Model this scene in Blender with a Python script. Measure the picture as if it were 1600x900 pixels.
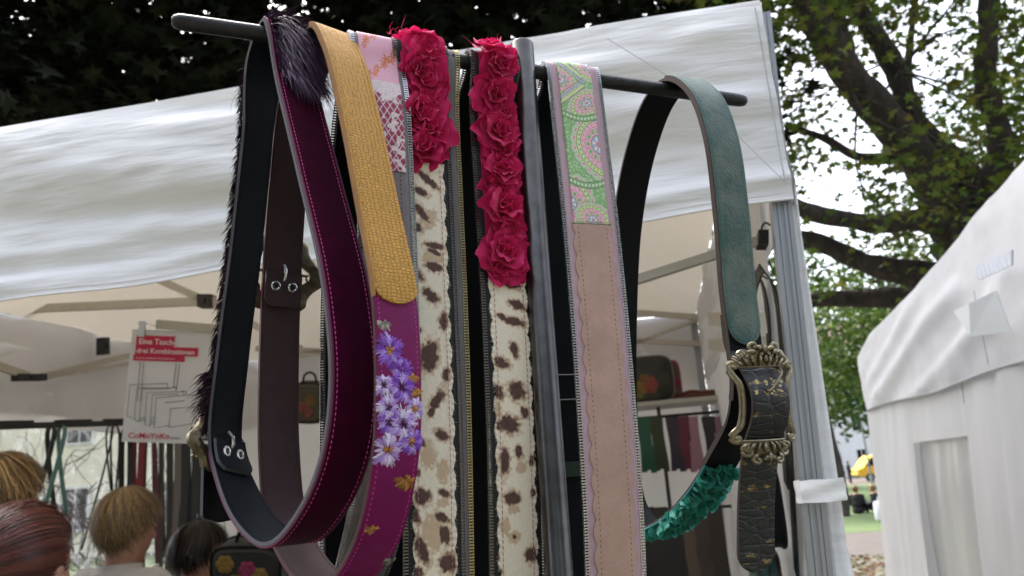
import bpy, bmesh, math, random
import numpy as np
from mathutils import Vector, Matrix, noise as mnoise
random.seed(7); rng = np.random.default_rng(7)
sc = bpy.context.scene
COL = sc.collection
for o in list(bpy.data.objects): bpy.data.objects.remove(o)
# ------------------------------------------------------------------ camera
FPX = 1200.0; PITCH = math.radians(14.5); ROLL = math.radians(4.2)
CAM = np.array([0.0, 0.0, 1.6])
FW = np.array([0, math.cos(PITCH), math.sin(PITCH)]); UP0 = np.array([0, -math.sin(PITCH), math.cos(PITCH)])
CX = math.cos(ROLL)*np.array([1., 0, 0]) - math.sin(ROLL)*UP0
CY = math.sin(ROLL)*np.array([1., 0, 0]) + math.cos(ROLL)*UP0
cam = bpy.data.cameras.new('camera'); camo = bpy.data.objects.new('camera', cam); COL.objects.link(camo)
cam.sensor_width = 36; cam.lens = 36*FPX/1600; cam.clip_start = .02; cam.clip_end = 2000
camo.matrix_world = Matrix(((CX[0], CY[0], -FW[0], CAM[0]), (CX[1], CY[1], -FW[1], CAM[1]), (CX[2], CY[2], -FW[2], CAM[2]), (0, 0, 0, 1)))
cam.dof.use_dof = True; cam.dof.focus_distance = .68; cam.dof.aperture_fstop = 10.0
sc.camera = camo
# ------------------------------------------------------------------ daylight: bright overcast
SUN_EL, SUN_AZ = math.radians(58), math.radians(-35)      # azimuth clockwise from +Y: high, beyond the tent, a little left
world = bpy.data.worlds.new('World'); sc.world = world; world.use_nodes = True
wn = world.node_tree.nodes; wl = world.node_tree.links
bgn = wn['Background']; sky = wn.new('ShaderNodeTexSky'); sky.sky_type = 'NISHITA'; sky.sun_disc = False
sky.sun_elevation = SUN_EL; sky.sun_rotation = SUN_AZ; sky.dust_density = 6.0; sky.ozone_density = 1.0; sky.air_density = 1.0
hsv = wn.new('ShaderNodeHueSaturation'); hsv.inputs['Saturation'].default_value = .5
wl.new(sky.outputs[0], hsv.inputs['Color']); wl.new(hsv.outputs[0], bgn.inputs[0]); bgn.inputs[1].default_value = .15
sun = bpy.data.lights.new('sun', 'SUN'); suno = bpy.data.objects.new('sun', sun); COL.objects.link(suno)
sun.energy = 1.3; sun.angle = math.radians(20); sun.color = (1, .98, .955)
sd = Vector((math.sin(SUN_AZ)*math.cos(SUN_EL), math.cos(SUN_AZ)*math.cos(SUN_EL), math.sin(SUN_EL)))
suno.rotation_euler = sd.to_track_quat('Z', 'Y').to_euler()
sc.view_settings.view_transform = 'Standard'; sc.view_settings.look = 'None'; sc.view_settings.gamma = 1
sc.view_settings.use_curve_mapping = False; sc.view_settings.exposure = 2.25
sc.render.engine = 'CYCLES'; sc.cycles.use_denoising = True; sc.cycles.max_bounces = 8; sc.cycles.transparent_max_bounces = 12
sc.render.resolution_x = 1024; sc.render.resolution_y = 576
# ------------------------------------------------------------------ helpers: survey of the place (bearing + distance -> point)
def ray(u, v): return CX*(u-800)/FPX + CY*(450-v)/FPX + FW
def P(u, v, Z): return CAM + ray(u, v)*Z
def proj(q):
    q = np.asarray(q, float) - CAM; z = q @ FW
    return np.stack([800+FPX*(q @ CX)/z, 450-FPX*(q @ CY)/z], -1)
def on_height(u, v, h):
    r = ray(u, v); return CAM + r*((h-CAM[2])/r[2])
def on_plane(u, v, o, n):
    r = ray(u, v); return CAM + r*(((np.asarray(o)-CAM) @ n)/(r @ n))
def nrm(a):
    a = np.asarray(a, float); return a/max(1e-12, np.linalg.norm(a))
def srgb(r, g, b):
    f = lambda c: (c/255/12.92) if c/255 <= .04045 else ((c/255+.055)/1.055)**2.4
    return (f(r), f(g), f(b))
# ------------------------------------------------------------------ materials
MATS = {}
def mat(name, col, rough=.6, metal=0., var=.15, vscale=40., bump=0., bscale=200., btype='noise', attr=False, sheen=0.,
        coords='UV', spec=.5, transl=0., tcol=None, col2=None, aniso=(1, 1, 1), coat=0., bdist=.001, randomness=1.):
    if name in MATS: return MATS[name]
    m = bpy.data.materials.new(name); m.use_nodes = True; MATS[name] = m
    nt = m.node_tree; N = nt.nodes; Lk = nt.links; bs = N['Principled BSDF']
    bs.inputs['Roughness'].default_value = rough; bs.inputs['Metallic'].default_value = metal
    bs.inputs['Specular IOR Level'].default_value = spec; bs.inputs['Coat Weight'].default_value = coat
    if sheen: bs.inputs['Sheen Weight'].default_value = sheen; bs.inputs['Sheen Roughness'].default_value = .4
    tc = N.new('ShaderNodeTexCoord'); mp = N.new('ShaderNodeMapping'); mp.inputs['Scale'].default_value = aniso
    Lk.new(tc.outputs[coords], mp.inputs[0])
    if attr:
        at = N.new('ShaderNodeAttribute'); at.attribute_name = 'Col'; base = at.outputs['Color']
    else:
        rgb = N.new('ShaderNodeRGB'); rgb.outputs[0].default_value = (*col, 1); base = rgb.outputs[0]
    if var or col2:
        nz = N.new('ShaderNodeTexNoise'); nz.inputs['Scale'].default_value = vscale; nz.inputs['Detail'].default_value = 5; nz.inputs['Roughness'].default_value = .6
        Lk.new(mp.outputs[0], nz.inputs[0])
        mx = N.new('ShaderNodeMix'); mx.data_type = 'RGBA'
        if col2:
            cr = N.new('ShaderNodeValToRGB'); cr.color_ramp.elements[0].position = .38; cr.color_ramp.elements[1].position = .62
            Lk.new(nz.outputs[0], cr.inputs[0]); Lk.new(cr.outputs[0], mx.inputs[0]); Lk.new(base, mx.inputs[6]); mx.inputs[7].default_value = (*col2, 1)
        else:
            mx.blend_type = 'MULTIPLY'; mx.inputs[0].default_value = 1
            mr = N.new('ShaderNodeMapRange'); mr.inputs[1].default_value = .25; mr.inputs[2].default_value = .75
            mr.inputs[3].default_value = 1-var; mr.inputs[4].default_value = 1+var
            Lk.new(nz.outputs[0], mr.inputs[0]); cb = N.new('ShaderNodeCombineColor')
            for k in range(3): Lk.new(mr.outputs[0], cb.inputs[k])
            Lk.new(base, mx.inputs[6]); Lk.new(cb.outputs[0], mx.inputs[7])
        base = mx.outputs[2]
    Lk.new(base, bs.inputs['Base Color'])
    if bump:
        if btype == 'noise': t = N.new('ShaderNodeTexNoise'); t.inputs['Detail'].default_value = 6; out = t.outputs[0]
        elif btype == 'voronoi': t = N.new('ShaderNodeTexVoronoi'); t.feature = 'DISTANCE_TO_EDGE'; t.inputs['Randomness'].default_value = randomness; out = t.outputs[0]
        elif btype == 'wave': t = N.new('ShaderNodeTexWave'); t.inputs['Distortion'].default_value = 1.5; out = t.outputs[1]
        t.inputs['Scale'].default_value = bscale; Lk.new(mp.outputs[0], t.inputs[0])
        if btype == 'voronoi':
            mr2 = N.new('ShaderNodeMapRange'); mr2.inputs[2].default_value = .12; Lk.new(out, mr2.inputs[0]); out = mr2.outputs[0]
        b = N.new('ShaderNodeBump'); b.inputs['Strength'].default_value = bump; b.inputs['Distance'].default_value = bdist
        Lk.new(out, b.inputs['Height']); Lk.new(b.outputs[0], bs.inputs['Normal'])
    if transl:
        tr = N.new('ShaderNodeBsdfTranslucent'); ms = N.new('ShaderNodeMixShader'); ms.inputs[0].default_value = transl
        if tcol: tr.inputs[0].default_value = (*tcol, 1)
        else: Lk.new(base, tr.inputs[0])
        Lk.new(bs.outputs[0], ms.inputs[1]); Lk.new(tr.outputs[0], ms.inputs[2]); Lk.new(ms.outputs[0], N['Material Output'].inputs[0])
    return m
# ------------------------------------------------------------------ mesh building
class MB:
    def __init__(s): s.v = []; s.f = []; s.m = []; s.uv = []; s.c = []; s.n = 0; s.hasuv = False; s.hasc = False
    def add(s, V, Fc, mi=0, uv=None, col=None):
        V = np.asarray(V, float).reshape(-1, 3); b = s.n; s.v.append(V); s.n += len(V)
        for f in Fc: s.f.append(tuple(int(i)+b for i in f)); s.m.append(mi)
        s.uv.append(np.zeros((len(V), 2)) if uv is None else np.asarray(uv, float)); s.hasuv |= uv is not None
        if col is None: s.c.append(np.ones((len(V), 4)))
        else:
            c = np.ones((len(V), 4)); c[:, :3] = col; s.c.append(c); s.hasc = True
    def grid(s, G, mi=0, uv=None, col=None, closed=False, flip=False):
        a, b = G.shape[:2]; i = np.arange(a-1)[:, None]*b; nb = b if closed else b-1
        j = np.arange(nb)[None, :]; j2 = (j+1) % b
        q = np.stack([i+j, i+j2, i+b+j2, i+b+j], -1).reshape(-1, 4)
        if flip: q = q[:, ::-1]
        s.add(G.reshape(-1, 3), q, mi, None if uv is None else uv.reshape(-1, 2), None if col is None else col.reshape(-1, 3))
    def box(s, c, ax, ay, az, mi=0, taper=1.0):
        c = np.asarray(c, float); ax, ay, az = (np.asarray(q, float) for q in (ax, ay, az))
        V = [c+sx*ax*(taper if sz > 0 else 1)+sy*ay*(taper if sz > 0 else 1)+sz*az for sz in (-1, 1) for sy in (-1, 1) for sx in (-1, 1)]
        s.add(V, [(0, 2, 3, 1), (4, 5, 7, 6), (0, 1, 5, 4), (2, 6, 7, 3), (0, 4, 6, 2), (1, 3, 7, 5)], mi)
    def tube(s, pts, rad, k=8, mi=0, cap=True, flat=None, col=None, closed=False):
        pts = np.asarray(pts, float); n = len(pts); rad = np.broadcast_to(np.asarray(rad, float), (n,))
        T = np.gradient(pts, axis=0)
        if closed: T = np.roll(pts, -1, 0)-np.roll(pts, 1, 0)
        T /= np.maximum(np.linalg.norm(T, axis=1), 1e-9)[:, None]
        ref = np.array([0, 0, 1.]) if abs(T[0][2]) < .9 else np.array([1., 0, 0])
        A = []; a = nrm(np.cross(T[0], ref))
        for t in T:
            a = a-t*(a@t); a = nrm(a); A.append(a)
        A = np.array(A); Bn = np.cross(T, A); an = np.linspace(0, 2*math.pi, k, endpoint=False)
        G = pts[:, None]+(A[:, None]*np.cos(an)[None, :, None]+Bn[:, None]*np.sin(an)[None, :, None])*rad[:, None, None]
        if closed: G = np.concatenate([G, G[:1]], 0)
        b = s.n; L = np.concatenate([[0], np.cumsum(np.linalg.norm(np.diff(pts, axis=0), axis=1))])
        if closed: L = np.append(L, L[-1])
        uv = np.stack(np.broadcast_arrays(an[None, :]/(2*math.pi)*float(rad.mean())*6, L[:, None]), -1)
        s.grid(G, mi, closed=True, uv=uv, col=None if col is None else np.broadcast_to(np.asarray(col, float), G.shape))
        if cap and not closed:
            s.f.append(tuple(b+i for i in range(k))[::-1]); s.m.append(mi); s.f.append(tuple(b+(n-1)*k+i for i in range(k))); s.m.append(mi)
    def lathe(s, o, ax, prof, k=16, mi=0):
        ax = nrm(ax); a = nrm(np.cross(ax, [0, 0, 1] if abs(ax[2]) < .9 else [1, 0, 0])); b = np.cross(ax, a); an = np.linspace(0, 2*math.pi, k, endpoint=False)
        G = np.array([[np.asarray(o)+ax*h+(a*math.cos(t)+b*math.sin(t))*r for t in an] for r, h in prof])
        s.grid(G, mi, closed=True)
    def build(s, name, mats, parent=None, smooth=True, org=None, auto=None):
        me = bpy.data.meshes.new(name); V = np.concatenate(s.v) if s.v else np.zeros((0, 3))
        if org is None:
            org = np.array(parent['_o']) if parent is not None and '_o' in parent else np.zeros(3)
        me.from_pydata((V-org).tolist(), [], s.f)
        for mm in (mats if isinstance(mats, (list, tuple)) else [mats]): me.materials.append(mm)
        me.polygons.foreach_set('material_index', np.array(s.m, dtype=np.int32))
        me.polygons.foreach_set('use_smooth', np.full(len(s.f), bool(smooth)))
        if s.hasuv:
            U = np.concatenate(s.uv); li = np.empty(len(me.loops), dtype=np.int32); me.loops.foreach_get('vertex_index', li)
            me.uv_layers.new(name='UVMap').data.foreach_set('uv', U[li].ravel())
        if s.hasc:
            me.color_attributes.new('Col', 'FLOAT_COLOR', 'POINT').data.foreach_set('color', np.concatenate(s.c).ravel())
        me.update()
        if smooth and auto: me.set_sharp_from_angle(angle=math.radians(auto))
        o = bpy.data.objects.new(name, me); COL.objects.link(o)
        if parent is not None:
            o.parent = parent; o['_o'] = [float(x) for x in org]
        else:
            o.location = org; o['_o'] = [float(x) for x in org]
        return o
def tag(o, label=None, cat=None, group=None, kind=None):
    if label: o['label'] = label
    if cat: o['category'] = cat
    if group: o['group'] = group
    if kind: o['kind'] = kind
    return o
def thing(name, label, cat, org, group=None):
    o = bpy.data.objects.new(name, None); COL.objects.link(o); o.location = org; o['_o'] = [float(x) for x in org]; o.empty_display_size = .1
    return tag(o, label, cat, group)
def part(b, name, mats, parent, kind=None, label=None, smooth=True, auto=40):
    o = b.build(name, mats, parent, smooth, auto=auto)
    return tag(o, label, None, None, kind)
def spline(K, n, closed=False):
    K = np.asarray(K, float); m = len(K); out = []
    seg = m if closed else m-1
    for i in range(seg):
        if closed: p = [K[(i+j-1) % m] for j in range(4)]
        else: p = [K[max(0, i-1)], K[i], K[i+1], K[min(m-1, i+2)]]
        d = [max(1e-6, np.linalg.norm(p[j+1]-p[j])**.5) for j in range(3)]
        if np.allclose(p[0], p[1]): d[0] = d[1]
        if np.allclose(p[2], p[3]): d[2] = d[1]
        m1 = (p[2]-p[1]) if np.allclose(p[0], p[1]) else d[1]*((p[1]-p[0])/d[0]-(p[2]-p[0])/(d[0]+d[1])+(p[2]-p[1])/d[1])
        m2 = (p[2]-p[1]) if np.allclose(p[2], p[3]) else d[1]*((p[2]-p[1])/d[1]-(p[3]-p[1])/(d[1]+d[2])+(p[3]-p[2])/d[2])
        for t in np.linspace(0, 1, n, endpoint=False):
            out.append((2*t**3-3*t*t+1)*p[1]+(t**3-2*t*t+t)*m1+(-2*t**3+3*t*t)*p[2]+(t**3-t*t)*m2)
    if not closed: out.append(K[-1])
    return np.array(out)
def vnoise(x, y, seed=0):   # smooth value noise on arrays
    xi = np.floor(x).astype(int); yi = np.floor(y).astype(int); fx = x-xi; fy = y-yi; fx = fx*fx*(3-2*fx); fy = fy*fy*(3-2*fy)
    def h(a, b):
        q = np.sin(a*127.1+b*311.7+seed*74.7)*43758.5453; return q-np.floor(q)
    return (h(xi, yi)*(1-fx)+h(xi+1, yi)*fx)*(1-fy)+(h(xi, yi+1)*(1-fx)+h(xi+1, yi+1)*fx)*fy
# ================================================================== GROUND
M_EARTH = mat('trodden_earth', (.10, .088, .075), .95, var=.45, vscale=1.2, bump=.6, bscale=9, coords='Object', bdist=.03, col2=(.05, .06, .025))
M_LAWN = mat('lawn_grass', (.045, .085, .018), .9, var=.3, vscale=.7, bump=.8, bscale=30, coords='Object', bdist=.05, col2=(.065, .10, .025))
M_GRAVEL = mat('gravel', (.065, .055, .048), .95, var=.25, vscale=3, bump=.6, bscale=60, coords='Object', bdist=.02)
def sheet(name, pts, z, m, n=1):
    b = MB(); b.add([(p[0], p[1], z) for p in pts], [tuple(range(len(pts)))])
    return tag(b.build(name, m, smooth=False), kind='structure')
sheet('ground', [(-500, -300), (500, -300), (500, 900), (-500, 900)], 0.0, M_EARTH)
def strip_pts(v0, v1, x0=-60, x1=60):   # band of ground crossing the view at these rows (row given at column 1340)
    a = on_height(1340, v0, 0); b = on_height(1340, v1, 0)
    return [(x0, a[1]-.02*x0), (x1, a[1]-.02*x1), (x1, b[1]-.02*x1), (x0, b[1]-.02*x0)]
sheet('lawn', strip_pts(831, 757, -25, 60), .004, M_LAWN)
sheet('gravel_path', strip_pts(868, 832, -40, 60), .004, M_GRAVEL)
sheet('far_path', strip_pts(756, 748, -60, 90), .008, mat('far_gravel', (.09, .07, .06), .95, var=.2, vscale=2, coords='Object'))
# ================================================================== MARKET TENT
M_CANVAS = mat('white_canvas', (.80, .79, .80), .75, var=.05, vscale=3, bump=.35, bscale=30, coords='Object', transl=.24, tcol=(.95, .80, .58), bdist=.004)
M_VAL = mat('white_valance_canvas', (.81, .81, .83), .7, var=.06, vscale=2.5, bump=.75, bscale=5.5, coords='Object', aniso=(.55, .55, 4.5), transl=.12, tcol=(.9, .88, .86), bdist=.014)
M_WALL = mat('white_wall_canvas', (.72, .71, .72), .8, var=.06, vscale=2, bump=.3, bscale=12, coords='Object', transl=.18, tcol=(.9, .85, .78), bdist=.006)
M_ALU = mat('brushed_aluminium', (.36, .37, .395), .45, .8, var=.06, vscale=60, bump=.08, bscale=300, coords='Object', aniso=(1, 1, .02))
M_TRUSS = mat('painted_truss', (.48, .44, .38), .5, .2, var=.08, vscale=20, coords='Object')
M_BLACKP = mat('black_plastic', (.012, .012, .013), .45, var=.1, coords='Object')
M_SEAM = mat('grey_seam_thread', (.42, .41, .41), .8, var=0)
TC = P(1240, 312, 1.4); VB = TC[2]; EAVE = VB+.415; PEAK = VB+1.33; TS = 3.0
_q = on_height(0, 471, VB); tt = _q-TC; tt[2] = 0; tt = nrm(tt); tn = np.array([-tt[1], tt[0], 0]); tn = tn if tn[1] > 0 else -tn
def T(a, b, h): return np.array([TC[0]+a*tt[0]+b*tn[0], TC[1]+a*tt[1]+b*tn[1], h])
tent = thing('market_tent', 'large white pop-up market tent with an open front behind the belts', 'tent', T(1.5, 1.5, 0))
def Tg(A, B, H):
    A, B, H = np.broadcast_arrays(A, B, H)
    return np.stack([TC[0]+A*tt[0]+B*tn[0], TC[1]+A*tt[1]+B*tn[1], H], -1)
def folds(x, y, k=1.0, seed=0):
    return k*(vnoise(x*.8+y*1.2, y*11-x*.75, seed)-.5)+.55*k*(vnoise(x*1.5, y*22-x*1.3, seed+1)-.5)+.16*k*(vnoise(x*9+y*9, y*34-x*3, seed+2)-.5)
def valance(name, fn, seed, label=None):
    a = np.linspace(0, TS, 150); h = np.linspace(0, 1, 44)
    A, Hh = np.meshgrid(a, h, indexing='ij')
    hem = .006*np.sin(A*5+seed)+.004*np.sin(A*13)
    H = VB+hem*(1-Hh)+(EAVE-VB)*Hh
    tight = np.minimum(1, np.minimum(A, TS-A)*6+.25)
    D = .060*folds(A*1.3, H, 1, seed)*np.sin(np.clip(Hh, .02, 1)*math.pi*.97)**.5*tight + .012*np.exp(-((Hh-.10)/.04)**2)
    b = MB(); b.grid(fn(A, D, H)); part(b, name, M_VAL, tent, label=label)
    e = MB(); pth = fn(a, D[:, 0]-.0005, VB+.012+hem[:, 0]); e.tube(pth, .0008, 5); e.tube(fn(a, D[:, 0], VB+hem[:, 0]), .0022, 6)
    part(e, 'hem', mat('hem_canvas', (.75, .73, .72), .8, var=.05), tent)
valance('front_valance', lambda A, D, H: Tg(A, -.004-D, H), 3, 'wrinkled white front valance hanging below the eave')
valance('back_valance', lambda A, D, H: Tg(A, TS+.03+D, H), 8)
valance('side_valance', lambda A, D, H: Tg(-.004-D*.4, A, H), 12)
valance('side_valance', lambda A, D, H: Tg(TS+.02+D, A, H), 17)
for k in range(4):
    cs = [(0, 0), (TS, 0), (TS, TS), (0, TS)]; c0 = np.array(cs[k]); c1 = np.array(cs[(k+1) % 4]); pk = np.array([TS/2, TS/2])
    s_ = np.linspace(0, 1, 40); r_ = np.linspace(0, 1, 30); S, R = np.meshgrid(s_, r_, indexing='ij')
    E2 = c0+(c1-c0)*S[..., None]; Q = E2*(1-R[..., None])+pk*R[..., None]
    H = EAVE+(PEAK-EAVE)*R**1.06-.05*np.sin(R*math.pi)*np.sin(S*math.pi)+.012*(vnoise(S*9, R*5, k)-.5)
    b = MB(); b.grid(Tg(Q[..., 0], Q[..., 1], H)); part(b, 'roof_panel', M_CANVAS, tent)
# corner seams of the front valance
e = MB(); e.tube([Tg(.012, -.012, EAVE-.02-.36*x)+np.array([0, -.0, 0]) for x in np.linspace(0, 1, 12)], .0012, 5)
e.tube(spline([Tg(.30, -.040, EAVE-.05), Tg(.16, -.040, EAVE-.19), Tg(.015, -.03, VB+.025)], 8), .0007, 5)
part(e, 'seam', M_SEAM, tent)
# walls
def wallgrid(fn, a0, a1, h0, h1, seed, amp=.05, na=60, nh=40):
    A, H = np.meshgrid(np.linspace(a0, a1, na), np.linspace(h0, h1, nh), indexing='ij')
    D = amp*(vnoise(A*3, H*1.1, seed)-.5)+amp*.5*(vnoise(A*9+H*2, H*2, seed+1)-.5)
    G = fn(A, D, H); b = MB(); b.grid(G); return b
part(wallgrid(lambda A, D, H: Tg(A, TS+D, H), 0, TS, .02, EAVE, 21), 'back_wall', M_WALL, tent)
part(wallgrid(lambda A, D, H: Tg(D*.5, A, H), .35, TS, .02, EAVE, 23), 'side_wall', M_WALL, tent)
WH = on_plane(100, 672, T(TS, 0, 0), tt)[2]
lw = lambda A, D, H: Tg(TS+D, A, H)
b = wallgrid(lw, 0, TS, WH, EAVE, 25, .10, 70, 24)
for a0, a1, h0, h1 in ((0, TS, .02, .75), (0, .12, .75, WH), (TS-.1, TS, .75, WH)):
    b2 = wallgrid(lw, a0, a1, h0, h1, 26, .02, 12, 12); b.add(np.concatenate(b2.v), b2.f)
part(b, 'window_wall', M_WALL, tent)
# clear film window
M_PVC = bpy.data.materials.new('clear_film'); M_PVC.use_nodes = True
nt = M_PVC.node_tree; N = nt.nodes; Lk = nt.links; N.remove(N['Principled BSDF'])
tr = N.new('ShaderNodeBsdfTransparent'); tr.inputs[0].default_value = (.88, .87, .84, 1); gl = N.new('ShaderNodeBsdfGlossy'); gl.inputs['Roughness'].default_value = .08
df = N.new('ShaderNodeBsdfTranslucent'); df.inputs[0].default_value = (.8, .8, .8, 1)
nz = N.new('ShaderNodeTexNoise'); nz.inputs['Scale'].default_value = 7; nz.inputs['Detail'].default_value = 5; nz.inputs['Distortion'].default_value = 2.5
tcn = N.new('ShaderNodeTexCoord'); Lk.new(tcn.outputs['Object'], nz.inputs[0]); bp = N.new('ShaderNodeBump'); bp.inputs['Distance'].default_value = .02; bp.inputs['Strength'].default_value = .8
Lk.new(nz.outputs[0], bp.inputs['Height']); Lk.new(bp.outputs[0], gl.inputs['Normal'])
m1 = N.new('ShaderNodeMixShader'); m1.inputs[0].default_value = .16; m2 = N.new('ShaderNodeMixShader')
mr = N.new('ShaderNodeMapRange'); mr.inputs[1].default_value = .45; mr.inputs[2].default_value = .75; mr.inputs[3].default_value = .03; mr.inputs[4].default_value = .45
Lk.new(nz.outputs[0], mr.inputs[0]); Lk.new(mr.outputs[0], m2.inputs[0])
Lk.new(tr.outputs[0], m1.inputs[1]); Lk.new(gl.outputs[0], m1.inputs[2]); Lk.new(m1.outputs[0], m2.inputs[1]); Lk.new(df.outputs[0], m2.inputs[2]); Lk.new(m2.outputs[0], N['Material Output'].inputs[0])
part(wallgrid(lambda A, D, H: Tg(TS+.02+D, A, H), .1, TS-.08, .73, WH+.02, 31, .05, 50, 30), 'window_film', M_PVC, tent, label='crinkled clear plastic window in the left wall')
# legs: extruded profile with ribs
def leg(a, b_, sa, sb, h1):
    b = MB(); w = .036; d = .024; lean = lambda h: (VB-h)*.055*(a < 1 and b_ < 1)
    prof = [(x_*.8, y_) for x_, y_ in [(0, 0), (0, .004), (.010, .004), (.010, 0), (.012, 0), (.012, .0035), (.019, .0035), (.019, 0), (.026, 0), (.026, .0035), (.033, .0035), (.033, 0), (.035, 0), (.035, .004), (.045, .004), (.045, 0)]]
    ring = [(x, -y) for x, y in prof]+[(w, d), (0, d)]
    G = np.array([[T(a+sa*x+lean(h), b_+sb*y, h) for x, y in ring] for h in (0.0, h1)]); b.grid(G, closed=True)
    b.box(T(a+sa*w/2+lean(0), b_+sb*d/2, .006), tt*.05, tn*.05, np.array([0, 0, .006]))
    part(b, 'leg', M_ALU, tent, smooth=False)
leg(.002, .012, 1, 1, EAVE-.02); leg(TS-.002, .012, -1, 1, EAVE-.02); leg(.002, TS-.05, 1, 1, EAVE-.02); leg(TS-.002, TS-.05, -1, 1, EAVE-.02)
# gathered curtain tied to the right front leg
hh = np.linspace(0.01, VB+.05, 60); jj = np.linspace(0, 1, 26); Hh, J = np.meshgrid(hh, jj, indexing='ij')
wd = np.interp(Hh, [0, .8, 1.25, 1.43, 1.47, 1.52, 1.75, 2.0, 2.3], [.20, .10, .050, .032, .026, .027, .020, .012, .011])
A = .001-J*wd+(VB-Hh)*.055; Bq = .022+.004*np.sin(J*9+Hh*2)*np.interp(Hh, [0, 1.4, 2.1], [2, .8, .3])-.004*J
b = MB(); b.grid(Tg(A, Bq, Hh)); part(b, 'tied_curtain', M_VAL, tent)
st0 = on_plane(1262, 786, T(0, 0, 0), tn)[2]; st1 = on_plane(1262, 750, T(0, 0, 0), tn)[2]
b = MB(); ring = [(x_+(VB-st0)*.055, y_) for x_, y_ in [(-.030, .002), (-.031, -.006), (-.015, -.006), (.0, -.007), (.02, -.0075), (.0395, -.0065), (.0405, 0), (.0405, .05), (-.030, .05)]]
G = np.array([[T(x, y-.002*math.sin(k*1.3+x*60), h) for x, y in ring] for k, h in enumerate(np.linspace(st0, st1, 7))]); G += .0025*(rng.random(G.shape)-.5)*np.array([1, 1, .8]); b.grid(G, closed=True)
part(b, 'tie_strap', mat('white_webbing', (.82, .81, .80), .8, var=.05, bump=.5, bscale=400, coords='Object'), tent, label='white strap tying the curtain to the leg')
# roof trusses
PL = {'L': (T(TS-.1, 0, 0), tt), 'B': (T(0, TS-.12, 0), tn), 'M': (T(0, 1.5, 0), tn), 'F': (T(0, .10, 0), tn), 'R': (T(.10, 0, 0), tt), 'D': (T(0, 2.2, 0), tn)}
def on(pl, u, v): return on_plane(u, v, *PL[pl])
def bar(pl, p0, p1, hw, hd=.010, name='truss_bar', m=None):
    a = on(pl, *p0); c = on(pl, *p1); ax = (c-a)/2; dn = nrm(np.cross(ax, PL[pl][1])); b = MB()
    b.box((a+c)/2, ax, dn*hw, PL[pl][1]*hd); part(b, name, m or M_TRUSS, tent, smooth=False)
for pl, p0, p1, hw in (('M', (-30, 486), (335, 470), .018), ('M', (236, 432), (322, 470), .016), ('M', (322, 470), (470, 545), .014),
                       ('D', (60, 487), (225, 522), .014), ('D', (60, 497), (225, 552), .011), ('L', (-20, 566), (45, 588), .016), ('L', (55, 590), (215, 553), .014), ('L', (60, 592), (215, 566), .010),
                       ('B', (435, 560), (700, 520), .016), ('B', (455, 470), (560, 600), .014), ('B', (400, 545), (720, 556), .016), ('B', (560, 480), (720, 500), .016),
                       ('F', (1188, 376), (930, 458), .0085), ('B', (880, 360), (1105, 440), .006), ('B', (960, 486), (1095, 496), .016), ('B', (960, 531), (1095, 537), .014), ('B', (985, 540), (1090, 500), .008), ('R', (1112, 497), (1188, 505), .018), ('R', (1112, 538), (1188, 541), .016)):
    bar(pl, p0, p1, hw)
def joint(pl, c, su, sv, m=None):
    z = on(pl, *c); e1 = on(pl, c[0]+su/2, c[1])-z; e2 = on(pl, c[0], c[1]+sv/2)-z; b = MB()
    b.box(z, e1, e2, PL[pl][1]*.022); b.box(z-PL[pl][1]*.024, e1*.25, e2*.3, PL[pl][1]*.006); part(b, 'truss_joint', M_BLACKP, tent, smooth=False)
for pl, c, su, sv in (('M', (323, 471), 22, 20), ('D', (60, 494), 42, 16), ('L', (46, 590), 42, 11), ('L', (161, 541), 9, 27), ('F', (1191, 375), 16, 22), ('B', (1103, 516), 9, 24), ('B', (507, 557), 8, 12), ('B', (988, 530), 6, 9)):
    joint(pl, c, su, sv)
b = MB(); b.tube(spline([on('F', 1195, 372), on('F', 1190, 357), on('F', 1196, 348), on('F', 1204, 352)], 6), .0022, 6); 
M_WIRE = mat('rusty_wire', (.12, .08, .05), .6, .5, var=.3, coords='Object'); part(b, 'wire_hook', M_WIRE, tent)
b = MB(); b.tube(spline([on('F', 1200, 436), on('F', 1192, 431), on('F', 1187, 421)], 6), .002, 6); part(b, 'wire_hook', M_WIRE, tent)
# ================================================================== SECOND TENT (right)
M_OLDW = mat('greyish_wall_canvas', (.66, .64, .615), .8, var=.13, vscale=2.2, bump=.4, bscale=18, coords='Object', aniso=(1, 1, .3), transl=.12, tcol=(.8, .76, .7), bdist=.006)  # wall canvas toned greyer and darker than the skirt
M_OLD = mat('weathered_white_canvas', (.77, .75, .745), .8, var=.07, vscale=4, bump=.4, bscale=25, coords='Object', transl=.15, tcol=(.85, .82, .78), bdist=.006)
K0 = P(1362, 641, 5.0); K1 = on_height(1600, 570, K0[2]); kd = K1-K0; kl = np.linalg.norm(kd); kd /= kl; kn = np.array([kd[1], -kd[0], 0]); kn = kn if kn @ (CAM-K0) > 0 else -kn
def W2(q, h, d=0): q, h, d = np.broadcast_arrays(q, h, d); return np.stack([K0[0]+q*kd[0]+d*kn[0], K0[1]+q*kd[1]+d*kn[1], h], -1)
def w2(u, v):
    p = on_plane(u, v, K0, kn); return float((p-K0) @ kd), float(p[2])
tent2 = thing('neighbouring_tent', 'weathered white tent at the right edge with a grey clear window', 'tent', W2(1.5, 0, -1.5))
top = np.array([w2(*q) for q in ((1354, 560), (1356, 540), (1366, 522), (1400, 488), (1440, 448), (1490, 392), (1540, 330), (1600, 262), (1680, 170))])
top[0, 0] = -.12; QW = 3.1
qs = np.linspace(-.10, QW, 120); th_ = np.interp(qs, top[:, 0], top[:, 1]); th_[qs > top[-1, 0]] = top[-1, 1]+(qs[qs > top[-1, 0]]-top[-1, 0])*.14
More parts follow.
